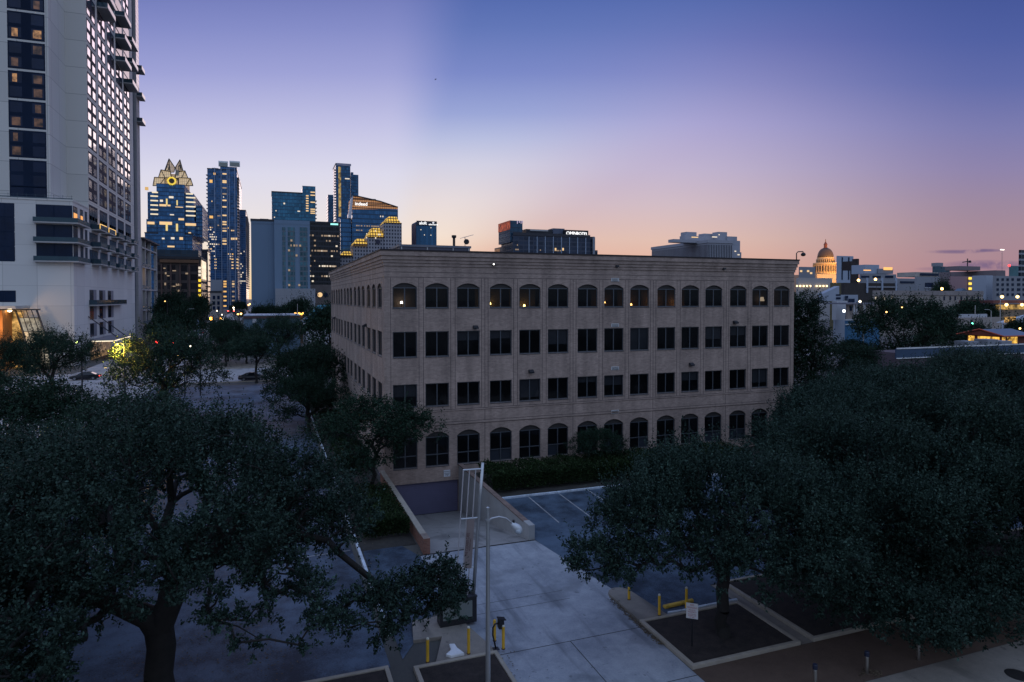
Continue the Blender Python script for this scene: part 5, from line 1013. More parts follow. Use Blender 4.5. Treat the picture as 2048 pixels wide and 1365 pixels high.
# yellow bollards
def bollard(x,y,h,label,r=.062,z=.12,proto=[None]):
    t_ = thing('bollard',label,'bollard',(x,y,z),'yellow steel bollards beside the drive'); b = MB(); b.lathe([(r,0),(r,h-.06),(r*.9,h-.025),(r*.5,h),(r*.1,h+.004)],(x,y,z),16); b.build('post',YELLOW,t_,smooth=False)
    b = MB(); b.lathe([(r*1.25,0),(r*1.25,.035),(r*1.0,.05)],(x,y,z),16); b.build('base_collar',mat('rust_collar',(.10,.05,.02),.85,var=.4,scale=9),t_)
    if h > .95: b = MB(); b.lathe([(r*1.01,h-.063),(r*.91,h-.024),(r*.51,h+.003)],(x,y,z),16); b.build('cap',mat('cap_white',(.6,.58,.5),.6,var=.2),t_)
for a in ((-2.71,-26.75,.98,'yellow bollard half hidden by the big oak, left of the white kerb piece'),(-1.03,-26.72,1.12,'yellow bollard standing alone between the white kerb piece and the lamp post'),(.27,-26.13,.9,'yellow bollard behind the card reader'),(.40,-26.86,1.0,'yellow bollard right in front of the card reader box'),
   (7.45,-24.77,.62,'short yellow bollard on the rounded traffic island'),(7.94,-26.6,.98,'yellow bollard at the near corner of the mulch bed, left of the wheel stop'),(9.48,-26.45,1.0,'yellow bollard right behind the white notice')): bollard(*a)
for i,(x,l) in enumerate(((10.45,'steel bollard on the brown paving nearest the drive, cut by the frame'),(13.0,'second steel bollard along the brown paving, in a ring of dead leaves'),(15.73,'third steel bollard along the brown paving, below drooping oak twigs'),(18.5,'fourth steel bollard along the brown paving, under the dark oaks'))):
    t_ = thing('bollard',l,'bollard',(x,-33.1,0),'steel bollards along the brown paving'); MB().lathe([(.075,.006),(.075,.62),(.07,.66)],(x,-33.1,0),18).build('post',CHROME,t_); MB().lathe([(.09,.665),(.09,.82),(.08,.85),(.03,.865)],(x,-33.1,0),18).build('cap',mat('cap_blueblack',(.02,.025,.05),.4),t_)
ws = MB(); ws.extrude([(8.65,-25.98,.02),(8.65,-25.98,.12),(8.65,-25.92,.16),(8.65,-25.84,.16),(8.65,-25.78,.12),(8.65,-25.78,.02)][::-1],(1.65,.1,0)); tag(ws.build('wheel_stop',mat('yellow_worn',(.62,.38,.06),.7,var=.45,scale=5),bevel=.015),'yellow painted concrete wheel stop behind the mulch bed','wheel stop')
nt = thing('notice_sign','white notice with red lettering on a thin dark post in the mulch bed','sign',(7.71,-29.36,.1)); ny = -29.36
MB().box(7.69,7.73,ny-.02,ny+.02,.09,1.9).build('post',BLACKM,nt); ang = math.radians(38); ux = Vector((math.cos(ang),-math.sin(ang),0)); nv = Vector((-math.sin(ang),-math.cos(ang),0))
cN = Vector((7.71,ny,1.62)) + nv*.03; a_ = .235; hb_ = .32; k = [cN-ux*a_-Vector((0,0,hb_)),cN+ux*a_-Vector((0,0,hb_)),cN+ux*a_+Vector((0,0,hb_)),cN-ux*a_+Vector((0,0,hb_))]
bd_ = MB().extrude([tuple(q_) for q_ in k],tuple(nv*-.006)).build('board',mat('notice_white',(.66,.62,.6),.5,var=.06),nt); RI = mat('notice_red',(.42,.035,.04),.6)
for s_,dz_,sz in (('NO',.24,.10),('TRESPASSING',.13,.085),('PRIVATE',.03,.07),('PROPERTY',-.05,.07),('VIOLATORS WILL',-.14,.052),('BE PROSECUTED',-.20,.052),('BY LAW',-.265,.05)):
    lettering(s_,sz,RI,bd_,tuple(cN+nv*.004+Vector((0,0,dz_))),tuple(ux),(0,0,1),.001,sx=.8 if len(s_)>9 else 1.)
rng = random.Random(5)
def leaflitter(name,label,pts,seed,n=260):
    b = MB(); r = random.Random(seed)
    for i in range(n):
        f = r.random()*(len(pts)-1); k = int(f); f -= k; x = pts[k][0]+(pts[k+1][0]-pts[k][0])*f + r.gauss(0,.07 if seed < 10 else .6); y = pts[k][1]+(pts[k+1][1]-pts[k][1])*f + r.gauss(0,.07 if seed < 10 else .6); a = r.random()*6.28; s_ = .03+.03*r.random(); z = .02+.03*r.random()
        b.quad((x+s_*math.cos(a),y+s_*math.sin(a),z),(x-s_*.5*math.sin(a),y+s_*.5*math.cos(a),z+.02),(x-s_*math.cos(a),y-s_*math.sin(a),z),(x+s_*.5*math.sin(a),y-s_*.5*math.cos(a),z+.01))
    return tag(b.build(name,mat('dead_leaf',(.13,.095,.06),.9,var=.5,scale=9)),kind='stuff')
leaflitter('leaf_litter','',[(6.78,-24.2),(6.74,-26),(6.74,-27.5),(6.74,-28.6)],1,420); leaflitter('leaf_litter','',[(12.6,-33.2),(13.1,-33.0),(13.5,-33.25),(13,-33.4)],2,140); leaflitter('leaf_litter','',[(7.4,-30),(9.2,-29.2),(11,-28),(9.5,-27.3)],3,90)
for k,pp in enumerate((((-2.9,-30.2),(-1.5,-28),(-.3,-27.3),(-.3,-30)),((14,-30.2),(18,-29.5),(24,-30),(30,-29.4)),((-3.9,-18),(-4.2,-10),(-4.1,-2),(-4.3,6)),((-14,-24),(-10,-20),(-8,-25),(-16,-21)),((-3.4,-10),(-1,-8),(-2,-3),(-3,1)))): leaflitter('leaf_litter','',list(pp),10+k,(220,400,300,420,300)[k])
# ---------------------------------------------------------------- cars
PAINT = mat('car_paint_black',(.02,.022,.028),.18,.4,var=.1); CGL = mat('car_glass',(.01,.012,.016),.05,var=.0); TYRE = mat('tyre',(.012,.012,.012),.9); RIM = mat('rim',(.3,.3,.32),.35,.8)
def sedan(label, paint=PAINT, group=None):
    t_ = thing('parked_car',label,'car',(0,0,0),group)
    st = [(-2.35,.45,.62,.66),(-2.28,.32,.86,.80),(-1.7,.25,.98,.88),(-.8,.2,.95,.90),(.6,.2,.93,.90),(1.5,.22,.86,.88),(2.1,.28,.74,.80),(2.32,.40,.6,.62)]
    vs = []; fs = []; n = 8
    for x,zb,zt,w_ in st: vs += [(x,-w_*.9,zb),(x,-w_,zb+.15),(x,-w_,(zb+zt)/2),(x,-w_*.93,zt),(x,w_*.93,zt),(x,w_,(zb+zt)/2),(x,w_,zb+.15),(x,w_*.9,zb)]
    for i in range(len(st)-1):
        for k in range(n): fs.append((i*n+k,i*n+(k+1)%n,(i+1)*n+(k+1)%n,(i+1)*n+k))
    fs += [tuple(range(n-1,-1,-1)),tuple((len(st)-1)*n+k for k in range(n))]; b = MB(); b.add(vs,fs); b.build('body',paint,t_,bevel=.03,local=True)
    rl_ = [(-1.75,.97,.97),(-1.0,.95,1.33),(-.45,.95,1.42),(.25,.94,1.41),(.65,.93,1.27),(1.25,.9,.91)]; b = MB(); vs = []; fs = []
    for x,zb,zt in rl_: vs += [(x,-.84,zb-.02),(x,-.62,zt),(x,.62,zt),(x,.84,zb-.02)]
    for i in range(5):
        for k in range(4): fs.append((i*4+k,i*4+(k+1)%4,(i+1)*4+(k+1)%4,(i+1)*4+k))
    fs += [(3,2,1,0),(20,21,22,23)]; b.add(vs,fs); b.build('window',CGL,t_,local=True)
    b = MB(); b.add([(x,s_*.60,zt+.012) for x,zb,zt in rl_[1:5] for s_ in (-1,1)],[(0,2,3,1),(2,4,5,3),(4,6,7,5)]); b.build('roof',paint,t_,local=True)
    for x in (-1.42,1.38):
        for s_ in (-1,1):
            b = MB(); b.tube([(x,s_*.72,.32),(x,s_*.915,.32)],.32,18); o = b.build('wheel',TYRE,t_,local=True); b = MB(); b.tube([(x,s_*.9,.32),(x,s_*.925,.32)],.2,12); b.build('rim',RIM,o,local=True)
    for s_ in (-1,1): MB().box(2.16,2.3,s_*.4,s_*.68,.56,.68).build('headlight',mat('headlight_glass',(.5,.52,.55),.15,var=0),t_,local=True); MB().box(-2.36,-2.26,s_*.45,s_*.72,.64,.76).build('tail_light',glow('tail_red',(1,.03,.02),.05) ,t_,local=True)
    return t_
car = sedan('black saloon parked at the kerb of the cross street under a leaning tree'); car.location = (-11.3,71.9,0); car.rotation_euler.z = 0
def driven(x,y,a,label,red):
    c_ = copy_tree(car); c_.location = (x,y,0); c_.rotation_euler.z = a; c_['label'] = label; c_.name = 'car'; tag(c_,group='cars out in the streets')
    for ch in c_.children:
        if (ch.name.startswith('tail_light') and red) or (ch.name.startswith('headlight') and not red): ch.data = ch.data.copy(); ch.data.materials.clear(); ch.data.materials.append(glow('brake_red',(1,.05,.03),6) if red else glow('head_white',(1,.85,.6),9))
def gat(px,py): p = G(px,py); return p[0],p[1]
for (px,py),a,l,r_ in (((404,668),math.pi/2,'car with red tail lights on the side street behind the blue post',1),((411,650),-math.pi/2,'dark car facing the camera far up the side street',0),((438,648),-math.pi/2,'car with bright headlights far up the side street',0),((170,760),math.pi,'car on the cross street, its red light showing between the left trees',1),((448,655),math.pi/2,'braking car in the right lane of the side street',1)): driven(*gat(px,py),a,l,r_)
# traffic lights and street lights, far off
def sig(px,py,D,col,label,side=1,name='traffic_light'):
    p = DP(px,py,D); t_ = thing(name,label,'traffic light',(p[0]+side*3.5,p[1],0),'traffic lights')
    b = MB(); b.tube([(p[0]+side*3.5,p[1],0),(p[0]+side*3.5,p[1],p[2]+.6),(p[0],p[1],p[2]+.75)],.1,8); b.build('pole',DARKM,t_); MB().box(p[0]-.2,p[0]+.2,p[1]-.15,p[1]+.15,p[2]-.55,p[2]+.55).build('signal_head',BLACKM,t_)
    b = MB(); b.tube([(p[0],p[1]-.16,p[2]+(.3 if col[0]>col[1] else -.3)),(p[0],p[1]-.22,p[2]+(.3 if col[0]>col[1] else -.3))],.19,12); b.build('lens',glow('signal_%d%d'%(col[0]*10,col[1]*10),col,14),t_)
RD,GN,AMB = (1,.05,.04),(.1,1,.5),(1,.42,.05)
for a in ((456,624,250,RD,'red signal over the side street, left of its pair',1),(468,624,255,RD,'red signal over the side street, right of its pair',1),(315,688,95,RD,'red signal glimpsed through the dome shaped street tree, left one'),(347,688,96,RD,'red signal glimpsed through the dome shaped street tree, right one'),(1943,645,150,GN,'green signal on a mast arm near the lit house',1)): sig(*a)
def slight(px,py,D,col,k,r,label,group='street lights',pole=True):
    p = DP(px,py,D); t_ = thing('street_light',label,'street light',(p[0],p[1],0),group)
    if pole: MB().lathe([(.12,0),(.07,p[2])],(p[0]+.6,p[1],0),8).build('pole',DARKM,t_); MB().tube([(p[0]+.6,p[1],p[2]-.1),(p[0]+.3,p[1],p[2]+r*1.2),(p[0],p[1],p[2]+r*1.1)],.05,6).build('arm',DARKM,t_)
    MB().ball(tuple(p),r*.72,7).build('lamp',glow('sl_%d_%d'%(col[1]*100,k),col,k),t_)
A1,W1 = (1,.55,.16),(1,.85,.62)
for i,a in enumerate(((422,637.5,230,AMB,8,.75,'large amber lamp low over the side street'),(441,638,240,AMB,7,.5,'amber lamp pair, left lamp, over the side street'),(446,638.5,240,W1,7,.4,'amber lamp pair, right lamp, over the side street'),(434,622,300,W1,6,.35,'small white lamp above the amber pair'),(444,630,300,W1,6,.35,'small white lamp right above the amber pair'),
  (467,616,320,W1,6,.5,'white lamp over the red signals'),(468,620,320,W1,5,.4,'lower white lamp over the red signals'),(476,629,260,A1,7,.5,'warm lamp right of the red signals'),(482,628,260,A1,7,.5,'warm lamp right of the red signals, by the shop roof'),(497,610.5,380,A1,7,.55,'lamp at the foot of the condominium tower, left one'),(499.5,608.5,380,A1,7,.55,'lamp at the foot of the condominium tower, right one'),
  (1717,561,330,A1,8,.9,'amber lamp on the parking deck, left one'),(1751,559,330,A1,8,.9,'amber lamp on the parking deck, right one'),(1884,578,330,A1,8,.9,'amber lamp in front of the grey flat roofed building'),(1720,603.5,185,W1,8,.42,'white lamp over the porch house'),(1688,622.5,170,(.8,.9,1),7,.5,'cold white lamp beside the white house'),(1773,624.5,98,A1,5,.16,'small lamp glimpsed through the broad dark tree, left one'),(1804,615,98,A1,5,.14,'small lamp glimpsed through the broad dark tree, right one'),
  (2040,657.5,120,A1,7,.22,'small amber lamp right of the lit house'),(154,685,100,(.8,1,.3),6,.25,'greenish lamp at the right edge of the left street tree'),(381,693,75,W1,5,.12,'small white lamp in the dome shaped street tree'),(356,711,75,A1,5,.1,'small amber lamp low in the dome shaped street tree'),(330,603,200,A1,4,.22,'small lamp under the trees beyond the balcony block'))): slight(*a,pole=(i not in (16,17,20,21)))
sll = slight(236,690,71,(1,.7,.15),9,.2,'lamp on a curved arm lighting the foliage yellow beside the hotel entrance')
p = DP(236,692,71); l = bpy.data.lights.new('street_light','POINT'); l.energy = 2600; l.color = (1,.56,.07); l.shadow_soft_size = .3; o = bpy.data.objects.new('lamp_light',l); C.objects.link(o); o.location = tuple(p+np.array([0,0,-.4]))
def spole(px,pt,pb,D,label,arm=0):
    a,b_ = DP(px,pb,D),DP(px,pt,D); t_ = thing('street_pole',label,'pole',(a[0],a[1],0)); MB().lathe([(.14,0),(.08,b_[2])],(a[0],a[1],0),10).build('pole',STEEL,t_)
    if arm: MB().tube([(a[0],a[1],b_[2]-.2),(a[0]+arm*.6,a[1],b_[2]+.25),(a[0]+arm*2.2,a[1],b_[2]+.3)],.05,6).build('arm',STEEL,t_)
spole(372,620,650,190,'grey lamp pole by the trees beyond the balcony block',1); spole(595,608,640,200,'thin flag pole in front of the concrete tower'); spole(1950,611,645,170,'pale utility pole behind the traffic signal'); spole(1982,622,650,150,'pale mast pole right of the traffic signal',-1); spole(2000,596,660,155,'dark utility pole near the diner'); spole(1727,605,655,140,'pale pole in front of the porch house')
bp_ = thing('wrapped_post','pale blue wrapped post at the side street corner','post',(*gat(395,672),0)); x,y = gat(395,672); zt = onY(395,640,y)[2]
MB().lathe([(.45,0),(.5,.6),(.62,1.3),(.72,zt*.55),(.66,zt*.8),(.35,zt)],(x,y,0),12).build('cover',mat('wrap_blue',(.28,.38,.55),.7,var=.15),bp_)
# distant aircraft
p = DP(871,159,1500); ap = thing('aircraft','tiny dark aircraft high in the sky above the roof aerial','aircraft',tuple(p)); p = tuple(p)
b = MB(); b.tube([(p[0]-2.2,p[1],p[2]+.3),(p[0],p[1],p[2]),(p[0]+2.6,p[1],p[2]-.6)],[.2,.6,.25],8); b.build('fuselage',DARKM,ap); MB().box(p[0]-.5,p[0]+.6,p[1]-6,p[1]+6,p[2]-.1,p[2]+.1).build('wing',DARKM,ap)
# ---------------------------------------------------------------- trees
LEAF_OAK = leaf_mat('oak_leaf', (.005,.013,.010), (.034,.060,.045)); LEAF_DARK = leaf_mat('dark_leaf', (.006,.016,.010), (.022,.046,.027)); LEAF_SOFT = leaf_mat('soft_leaf', (.009,.024,.016), (.031,.060,.038)); LEAF_HEDGE = leaf_mat('hedge_leaf', (.006,.014,.005), (.026,.045,.016))
def leaf_mesh(name, base, dirs, L, W, m, rng):
    n = len(base); rv = rng.normal(size=(n,3)); rv[:,2] += .5
    s = np.cross(dirs, rv); s /= np.linalg.norm(s,axis=1,keepdims=True)+1e-9
    L = L[:,None]; mid = base+dirs*L*.45; V_ = np.empty((n,4,3),np.float32); V_[:,0]=base; V_[:,1]=mid+s*(L*W); V_[:,2]=base+dirs*L; V_[:,3]=mid-s*(L*W)
    me = bpy.data.meshes.new(name); me.vertices.add(4*n); me.vertices.foreach_set('co', V_.reshape(-1)); me.loops.add(4*n); me.loops.foreach_set('vertex_index', np.arange(4*n,dtype=np.int32)); me.polygons.add(n); me.polygons.foreach_set('loop_start', np.arange(0,4*n,4,dtype=np.int32)); me.polygons.foreach_set('loop_total', np.full(n,4,dtype=np.int32)); me.materials.append(m); me.update(calc_edges=True); return me
def unit(a): return a/(np.linalg.norm(a,axis=-1,keepdims=True)+1e-9)
def make_tree(seed, H, R, zb, fork, nl, nc, sprigs, per, leaf, m, r0, lob=.3, shoot=.25, cx=(0,0), up=.35, flat=.65, layers=None, droop=0., dome=.5, extra=()):
    """trunk and crown meshes of one tree, base at the origin"""
    g = np.random.default_rng(seed); pts = []; outs = []; lobes = []
    for i in range(nl):
        th_ = i*2.39996+g.uniform(-.4,.4); rho = R*(1-lob*.75)*math.sqrt((i+.5)/nl)
        if layers: z = zb+(H-zb)*(i+.5)/nl; rho = R*(1-((z-zb)/(H-zb))**1.3)*g.uniform(.25,.85); lr = R*lob*g.uniform(.7,1.2)
        else:
            lr = R*lob*g.uniform(.75,1.2); zt = zb+(H-zb)*max(.02,1-(rho/R)**1.9)**dome; k_ = g.uniform(0,1); z = zt-lr*flat*(1.0+.5*k_) if i%4 else zb+lr*flat*.6+(zt-zb)*g.uniform(0,.35)
            z = max(z, zb+lr*flat*.3-droop*(rho/R)**2)
        lobes.append((np.array([cx[0]*min(1,z/H*1.4)+rho*math.cos(th_), cx[1]*min(1,z/H*1.4)+rho*math.sin(th_), z]), lr))
    lobes += [(np.array(q_[:3]),q_[3]) for q_ in extra]; nl_ = len(lobes)
    for i in range(nc):
        c, lr = lobes[g.integers(nl_)]; d = unit(g.normal(size=3)+np.array([0,0,up])); q = d*lr*g.uniform(.45,1.0)**.7; q[2] *= flat; pts.append(c+q); outs.append(d)
    pts = np.array(pts); outs = np.array(outs)
    root = np.array([0,0,fork]); nodes = [np.array([0.,0,0]), np.array([g.normal()*.06,g.normal()*.06,fork*.5]), root]; par = [-1,0,1]; pl = [0,fork*.5,fork]
    order = np.argsort(np.linalg.norm(pts-root,axis=1)); mids = [lobes[i][0]*np.array([.55,.55,.7])+np.array([0,0,fork*.3]) for i in range(0,nl,2)]
    allp = sorted(mids, key=lambda p: np.linalg.norm(p-root))+[pts[i] for i in order]
    for p in allp:
        N_ = np.array(nodes[2:]); PL = np.array(pl[2:]); k = int(np.argmin(np.linalg.norm(N_-p,axis=1)+.38*PL))+2
        nodes.append(p); par.append(k); pl.append(pl[k]+np.linalg.norm(p-nodes[k]))
    cnt = np.ones(len(nodes))
    for i in range(len(nodes)-1,0,-1): cnt[par[i]] += cnt[i]
    rad = np.maximum(r0*(cnt/cnt[0])**.48, .012)
    tb = MB()
    for i in range(1,len(nodes)):
        a,b_ = nodes[par[i]],nodes[i]; L = np.linalg.norm(b_-a)
        if rad[i] < .014 and L < .9 and i%2 and cnt[i] < 1.5: continue
        ra = min(rad[par[i]], rad[i]*1.5+.01) if par[i] > 1 else rad[par[i]]; mid = (a+b_)/2+g.normal(size=3)*L*.09+np.array([0,0,L*.06]); tb.tube([a,mid,b_],[ra,(ra+rad[i])/2,rad[i]], 9 if rad[i] > .12 else 5, False)
    tb.lathe([(r0*1.55,-.05),(r0*1.25,.15),(r0*1.02,.5)],(0,0,0),12)
    nC = len(pts); sd_ = unit(np.repeat(outs,sprigs,0)*.7+g.normal(size=(nC*sprigs,3))*.75+np.array([0,0,.15])); so_ = np.repeat(pts,sprigs,0)+g.normal(size=(nC*sprigs,3))*leaf*1.2
    topness = np.clip((np.repeat(pts[:,2],sprigs)-zb)/(H-zb),0,1); sl = g.uniform(.35,.8,nC*sprigs)*(leaf*6)
    sh = (g.random(nC*sprigs) < shoot*topness**1.5); sd_[sh] = unit(sd_[sh]*.45+np.array([0,0,1.0])); sl[sh] *= 2.5
    t_ = (np.arange(per)+.3)/per; n = nC*sprigs
    base = (so_[:,None,:]+sd_[:,None,:]*(sl[:,None]*t_[None,:])[:,:,None]+g.normal(size=(n,per,3))*leaf*.25).reshape(-1,3)
    dirs = unit((np.repeat(sd_,per,0)*.55+g.normal(size=(n*per,3))*.75)); L = leaf*g.uniform(.6,1.25,n*per)
    if shoot > .3:      # long feathery shoots standing up out of the crown
        tp = pts[(pts[:,2] > zb+.45*(H-zb))]; k = g.integers(len(tp),size=int(nc*shoot*1.1)); ns = len(k); sd2 = unit(g.normal(size=(ns,3))*np.array([.45,.45,.2])+np.array([0,0,1.0])+unit(tp[k]-np.array([0,0,fork]))*.35); l2 = g.uniform(.6,1.7,ns); pr = 22; tt = (np.arange(pr)+.5)/pr
        b2 = (tp[k][:,None,:]+sd2[:,None,:]*(l2[:,None]*tt[None,:])[:,:,None]+g.normal(size=(ns,pr,3))*.03).reshape(-1,3); d2 = unit(np.repeat(sd2,pr,0)*.8+g.normal(size=(ns*pr,3))*.6); L2 = (leaf*1.0*(1.15-.55*np.tile(tt,ns)))*g.uniform(.7,1.2,ns*pr)
        base = np.concatenate([base,b2]); dirs = np.concatenate([dirs,d2]); L = np.concatenate([L,L2])
    return tb, leaf_mesh('crown', base.astype(np.float32), dirs.astype(np.float32), L.astype(np.float32), .29, m, g)
PROTO = {}
def proto(key, **kw):
    tb, me = make_tree(**kw); t0 = tb.build('trunk', BARK, None, smooth=True); PROTO[key] = (t0.data, me); bpy.data.objects.remove(t0)
def plant(key, x, y, label, rz=0., s=1., sz=1., name='oak_tree', cat='tree', group='trees round the block', z=0):
    t_ = thing(name, label, cat, (x,y,z), group); t_.rotation_euler.z = rz; t_.scale = (s,s,s*sz)
    for nm,me in zip(('trunk','crown'), PROTO[key]): o = bpy.data.objects.new(nm, me); C.objects.link(o); o.parent = t_
    return t_
proto('big', seed=3, H=10.7, R=7.8, zb=3.6, fork=3.3, nl=32, nc=1350, sprigs=9, per=22, leaf=.105, m=LEAF_OAK, r0=.46, lob=.23, cx=(.0,.3), droop=1.4, shoot=.45, flat=.58, dome=.62, extra=((8.3,-2.4,4.0,1.4),(6.4,-3.6,4.3,1.3),(9.5,-1.6,4.0,1.1),(-7.5,1.5,5.5,2.0),(-3.6,-5.5,5.2,1.8),(-6,-4.5,5.2,1.9),(-5,-6.8,6.2,1.7),(-8,-3,5,2.0),(-1.9,-6.6,6.2,1.1)))
proto('oakA', seed=11, H=8.9, R=6.9, zb=2.5, fork=2.3, nl=26, nc=900, sprigs=8, per=16, leaf=.14, m=LEAF_OAK, r0=.27, lob=.27, droop=1.4, shoot=.6, flat=.58, dome=.6)
EXB = ((-1.5,-5,1.8,1.6),(-5,-3,2.2,1.6),(3,-5.6,2.2,1.6),(-.4,-6.4,2.0,1.5),(5.2,-4,2.4,1.6),(-3.6,-5.4,2.3,1.5))
proto('oakN', seed=13, H=8.3, R=5.8, zb=2.8, fork=2.5, nl=24, nc=850, sprigs=9, per=19, leaf=.115, m=LEAF_OAK, r0=.26, lob=.27, droop=.35, shoot=.6, flat=.55, dome=.6, extra=((-5.2,2.9,4.0,1.2),(-4.2,1.2,4.1,1.3),(4.2,-1.5,2.9,1.5),(3,2,2.8,1.5)))
proto('oakF', seed=29, H=9.2, R=6.6, zb=1.9, fork=2.0, nl=22, nc=1000, sprigs=9, per=18, leaf=.12, m=LEAF_OAK, r0=.28, lob=.27, droop=1.2, shoot=.7, flat=.6, dome=.7, extra=EXB)
proto('oakB', seed=23, H=9.3, R=7.2, zb=1.7, fork=2.0, nl=28, nc=1000, sprigs=8, per=16, leaf=.14, m=LEAF_OAK, r0=.28, lob=.27, droop=1.6, shoot=.7, flat=.58, dome=.58)
proto('mid', seed=31, H=10.0, R=6.2, zb=3.0, fork=2.6, nl=30, nc=520, sprigs=7, per=10, leaf=.19, m=LEAF_SOFT, r0=.26, lob=.3, shoot=.2)
proto('mid2', seed=37, H=9.5, R=5.6, zb=2.4, fork=2.2, nl=26, nc=480, sprigs=7, per=10, leaf=.19, m=LEAF_DARK, r0=.24, lob=.32, shoot=.15)
proto('street', seed=41, H=8.1, R=4.6, zb=3.6, fork=3.0, nl=20, nc=300, sprigs=7, per=10, leaf=.2, m=LEAF_SOFT, r0=.2, lob=.34, shoot=.1, cx=(-.8,0), flat=.55)
proto('layer', seed=47, H=15.0, R=5.6, zb=1.6, fork=2.4, nl=40, nc=760, sprigs=7, per=10, leaf=.2, m=LEAF_DARK, r0=.26, lob=.42, shoot=.0, layers=True, flat=.35, up=.1)
proto('broad', seed=53, H=15.0, R=8.2, zb=2.6, fork=3.0, nl=34, nc=620, sprigs=7, per=10, leaf=.26, m=LEAF_DARK, r0=.3, lob=.3, shoot=.05, flat=.5)
proto('small', seed=59, H=7.2, R=4.2, zb=2.0, fork=1.8, nl=22, nc=420, sprigs=7, per=12, leaf=.13, m=LEAF_DARK, r0=.14, lob=.32, shoot=.1)
proto('far', seed=61, H=12, R=7, zb=2.0, fork=2.5, nl=22, nc=260, sprigs=6, per=8, leaf=.5, m=LEAF_DARK, r0=.3, lob=.32, shoot=.05)
G1 = 'live oaks along the pavement'; G2 = 'street trees in the left middle distance'
plant('big', -12.03, -27.1, 'big spreading live oak filling the left foreground, dark limbs against the lot', 0, name='oak_tree', group=G1)
for k,x,y,rz,s,sz,l in (('oakN',9.57,-28.98,.4,.98,1.0,'live oak in the mulch bed with the white notice'),('oakF',17.6,-28.3,.15,.97,1.0,'live oak in the long bed behind the second steel bollard'),('oakF',24.2,-28.2,-.35,1.02,1.04,'live oak in the long bed behind the fourth steel bollard'),('oakF',31,-27.6,.3,1.0,1.0,'live oak cut by the right edge of the picture'),
   ('oakA',26.6,-19,4.4,.95,1.0,'live oak in the second row, right of centre behind the notice tree'),('oakB',33.6,-17.5,3.6,1.0,1.0,'live oak in the second row near the right edge'),('oakA',37,-9,5.3,.82,1.0,'live oak at the end of the parking row by the brick wall'),('oakB',44,-7,1.1,.86,1.0,'live oak off the right corner of the brick block'),('oakA',49.5,-12,.9,1.05,1.02,'live oak far right, under the blue parapet'),('oakB',55,-9,2.2,1.0,1.02,'live oak farthest right in the grove, under the lit house')):
    plant(k,x,y,l,rz,s,sz,group=G1)
plant('oakB', -20.8, -28.5, 'live oak at the left edge of the picture, crown overlapping the big oak', 5.2, 1.0, .95, group=G1)
plant('oakA', -20.5, -17.5, 'live oak behind the big oak, at the left edge of the picture', 2.4, 1.0, .95, group=G1)
for k,x,y,rz,s,sz,l,nm in (('mid',-38.5,62,0.3,1.0,1.0,'broad street tree in front of the white tower podium','street_tree'),('mid2',-42,52,1.3,.72,1.35,'dark tree before the lit lobby at the left edge','street_tree'),('mid',-19.6,31.5,2.0,1.05,1.08,'dome shaped street tree in front of the hotel entrance','street_tree'),('mid2',-25.2,6.5,.2,1.0,.9,'dark lot tree behind the big oak, far left','street_tree'),('mid',-17.6,1,4.0,.85,.93,'lot tree just behind the big oak','street_tree'),
   ('street',-10.6,68.0,.15,1.0,1.0,'small leaning tree over the parked black saloon','street_tree'),('mid2',-17.2,99.5,2.2,.95,1.12,'tree at the side street corner beyond the cross street','street_tree'),('mid',-6.5,108,3.4,1.0,1.08,'pale crowned tree in front of the low shop','street_tree'),('mid2',-4.6,22,2.9,.8,.85,'lower dark tree beside the left wall of the brick block','street_tree'),('mid2',-4.3,29,5.0,.98,.95,'dark tree hugging the left wall of the brick block','street_tree'),('mid2',-2.6,50,1.0,.8,.98,'tree behind it at the far left corner of the brick block','street_tree'),
   ('mid2',2.6,88,1.6,.6,.9,'round tree beside the teal roofed house','street_tree'),('mid',-13.2,104,4.4,.8,1.0,'small tree between the corner tree and the pale crowned one','street_tree'),('mid2',-4,84,4.9,.6,.7,'low dark tree on the far side of the cross street','street_tree')):
    plant(k,x,y,l,rz,s,sz,nm,group=G2)
plant('small', -1.4, -3.2, 'small leafy tree at the near corner of the brick block, above the ramp', .6, 1.22, .82, 'ornamental_tree', group=None)
plant('small', 17.2, -3.0, 'thin small tree growing out of the hedge before the brick wall', 2.6, .62, .8, 'ornamental_tree', group=None)
plant('layer', 47.6, 6.5, 'tall layered dark tree against the right end of the brick block', 0, .95, 1.0, 'cypress_tree', group=None)
plant('mid2', 51, -3.5, 'low dark tree below the layered trees at the right end of the brick block', 1.1, .95, .85, 'shade_tree', group=None)
plant('layer', 52.5, 3.0, 'shorter layered tree right of the tall one at the brick block', 2.2, .8, .72, 'cypress_tree', group=None)
plant('broad', 82, 21, 'broad dark tree in front of the beige hall', .4, 1.0, 1.0, 'shade_tree', group=None)
plant('broad', 76, 25, 'lower dark tree on the left flank of the broad one', 2.2, .7, .78, 'shade_tree', group=None)
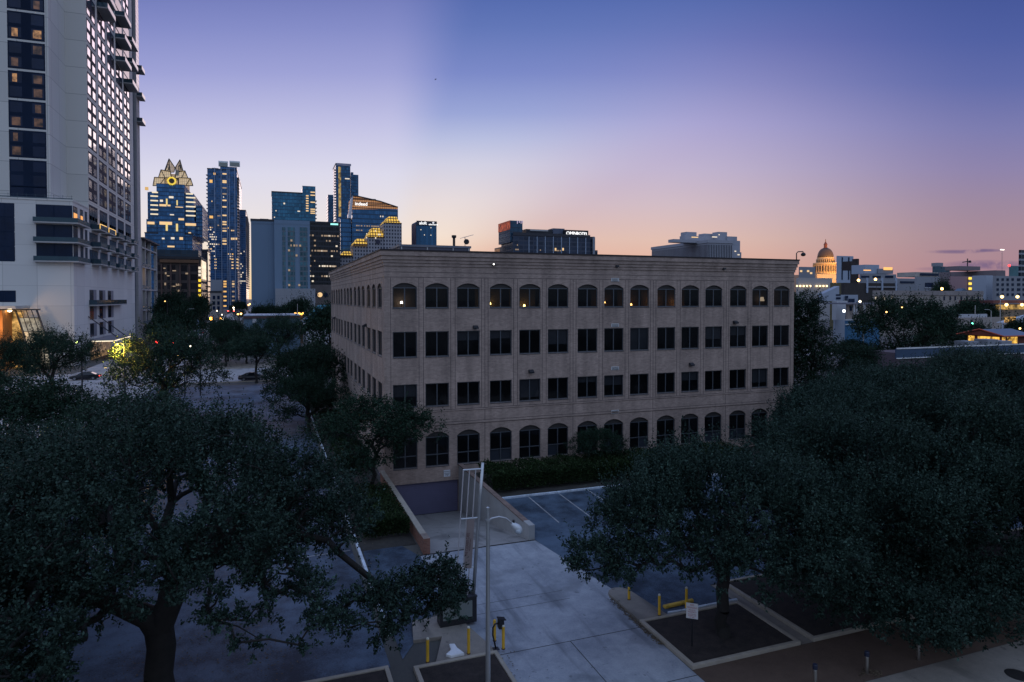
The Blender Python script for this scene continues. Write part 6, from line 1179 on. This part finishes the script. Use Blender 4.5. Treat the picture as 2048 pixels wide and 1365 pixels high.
FT = [(600,612,262,598,'round dark tree in front of the concrete tower'),(575,618,268,609,'low tree left of the round one by the concrete tower'),(545,619,270,611,'tree below the narrow slab tower by the shop'),(522,620,270,613,'low tree at the left of the row by the shop'),(342,620,215,587,'tall dark tree beyond the balcony block'),(392,620,235,592,'dark tree at the side street before the mid-rise'),(330,650,165,632,'low tree at the foot of the balcony block'),(362,640,190,617,'tree by the grey lamp pole on the side street'),(1935,612,235,601,'wide dark tree before the white block'),(1965,612,238,604,'dark tree between the white block and the diner'),(2048,655,130,640,'dark tree at the right edge behind the lit house'),(655,632,135,612,'dark tree half hidden by the brick block'),(1884,570,352,562,'dark tree between the grey building and the pink one'),(478,612,420,603,'dark street tree under the condominium tower'),(455,650,150,640,'dark tree top before the lit side street'),(1945,652,140,648,'olive shrubby tree left of the lit house'),(1880,650,140,646,'low tree by the yard wall')]
for i,(px,pb,D_,pt,l) in enumerate(FT): p = DP(px,597,D_); h = 14.4-(pt-597)/F*D_; s = max(.3,h/12); plant('far',p[0],p[1],l,i*1.7,min(s*.8,.85),s/min(s*.8,.85),'distant_tree',group='trees dotted through the far city')
# hedge and shrubs
def hedge(name,label,x0,x1,y0,y1,h,n,leaf,seed,m=LEAF_HEDGE):
    g = np.random.default_rng(seed); t_ = thing(name,label,'hedge',((x0+x1)/2,(y0+y1)/2,0)); p = np.stack([g.uniform(x0,x1,n),g.uniform(y0,y1,n),g.uniform(.05,1,n)**.6*h],1)
    edge = g.random(n); sel = edge < .5; p[sel,2] = h*(1+.09*np.sin(p[sel,0]*1.9)+.05*np.sin(p[sel,0]*5.1))+g.normal(size=sel.sum())*.09; fr_ = (edge > .5)&(edge < .85); p[fr_,1] = y0+np.abs(g.normal(size=fr_.sum()))*.08+.08*np.sin(p[fr_,0]*3)
    d = unit(g.normal(size=(n,3))+np.array([0,-.3,.6])); me = leaf_mesh('foliage',(p-np.array([(x0+x1)/2,(y0+y1)/2,0])).astype(np.float32),d.astype(np.float32),(leaf*g.uniform(.6,1.3,n)).astype(np.float32),.28,m,g); o = bpy.data.objects.new('foliage',me); C.objects.link(o); o.parent = t_
    b = MB()
    for k in range(int((x1-x0)*1.2)): x = x0+.3+k/1.2; b.tube([(x,(y0+y1)/2,0),(x+.1,(y0+y1)/2+.1,h*.55),(x-.12,(y0+y1)/2-.1,h*.85)],[.03,.025,.012],5)
    b.build('stem',BARK,t_); return t_
hedge('hedge','long dark clipped hedge along the front of the brick block',6.9,30,-6.2,-2.2,1.25,75000,.14,5)
hedge('hedge','dark shrubs between the ramp wall and the small corner tree',-3.3,-.6,-12.5,-4.5,1.1,14000,.13,8)
hedge('hedge','low shrubs on the brick block side verge behind the big oak',-3.2,-.7,4,30,1.0,18000,.15,9)
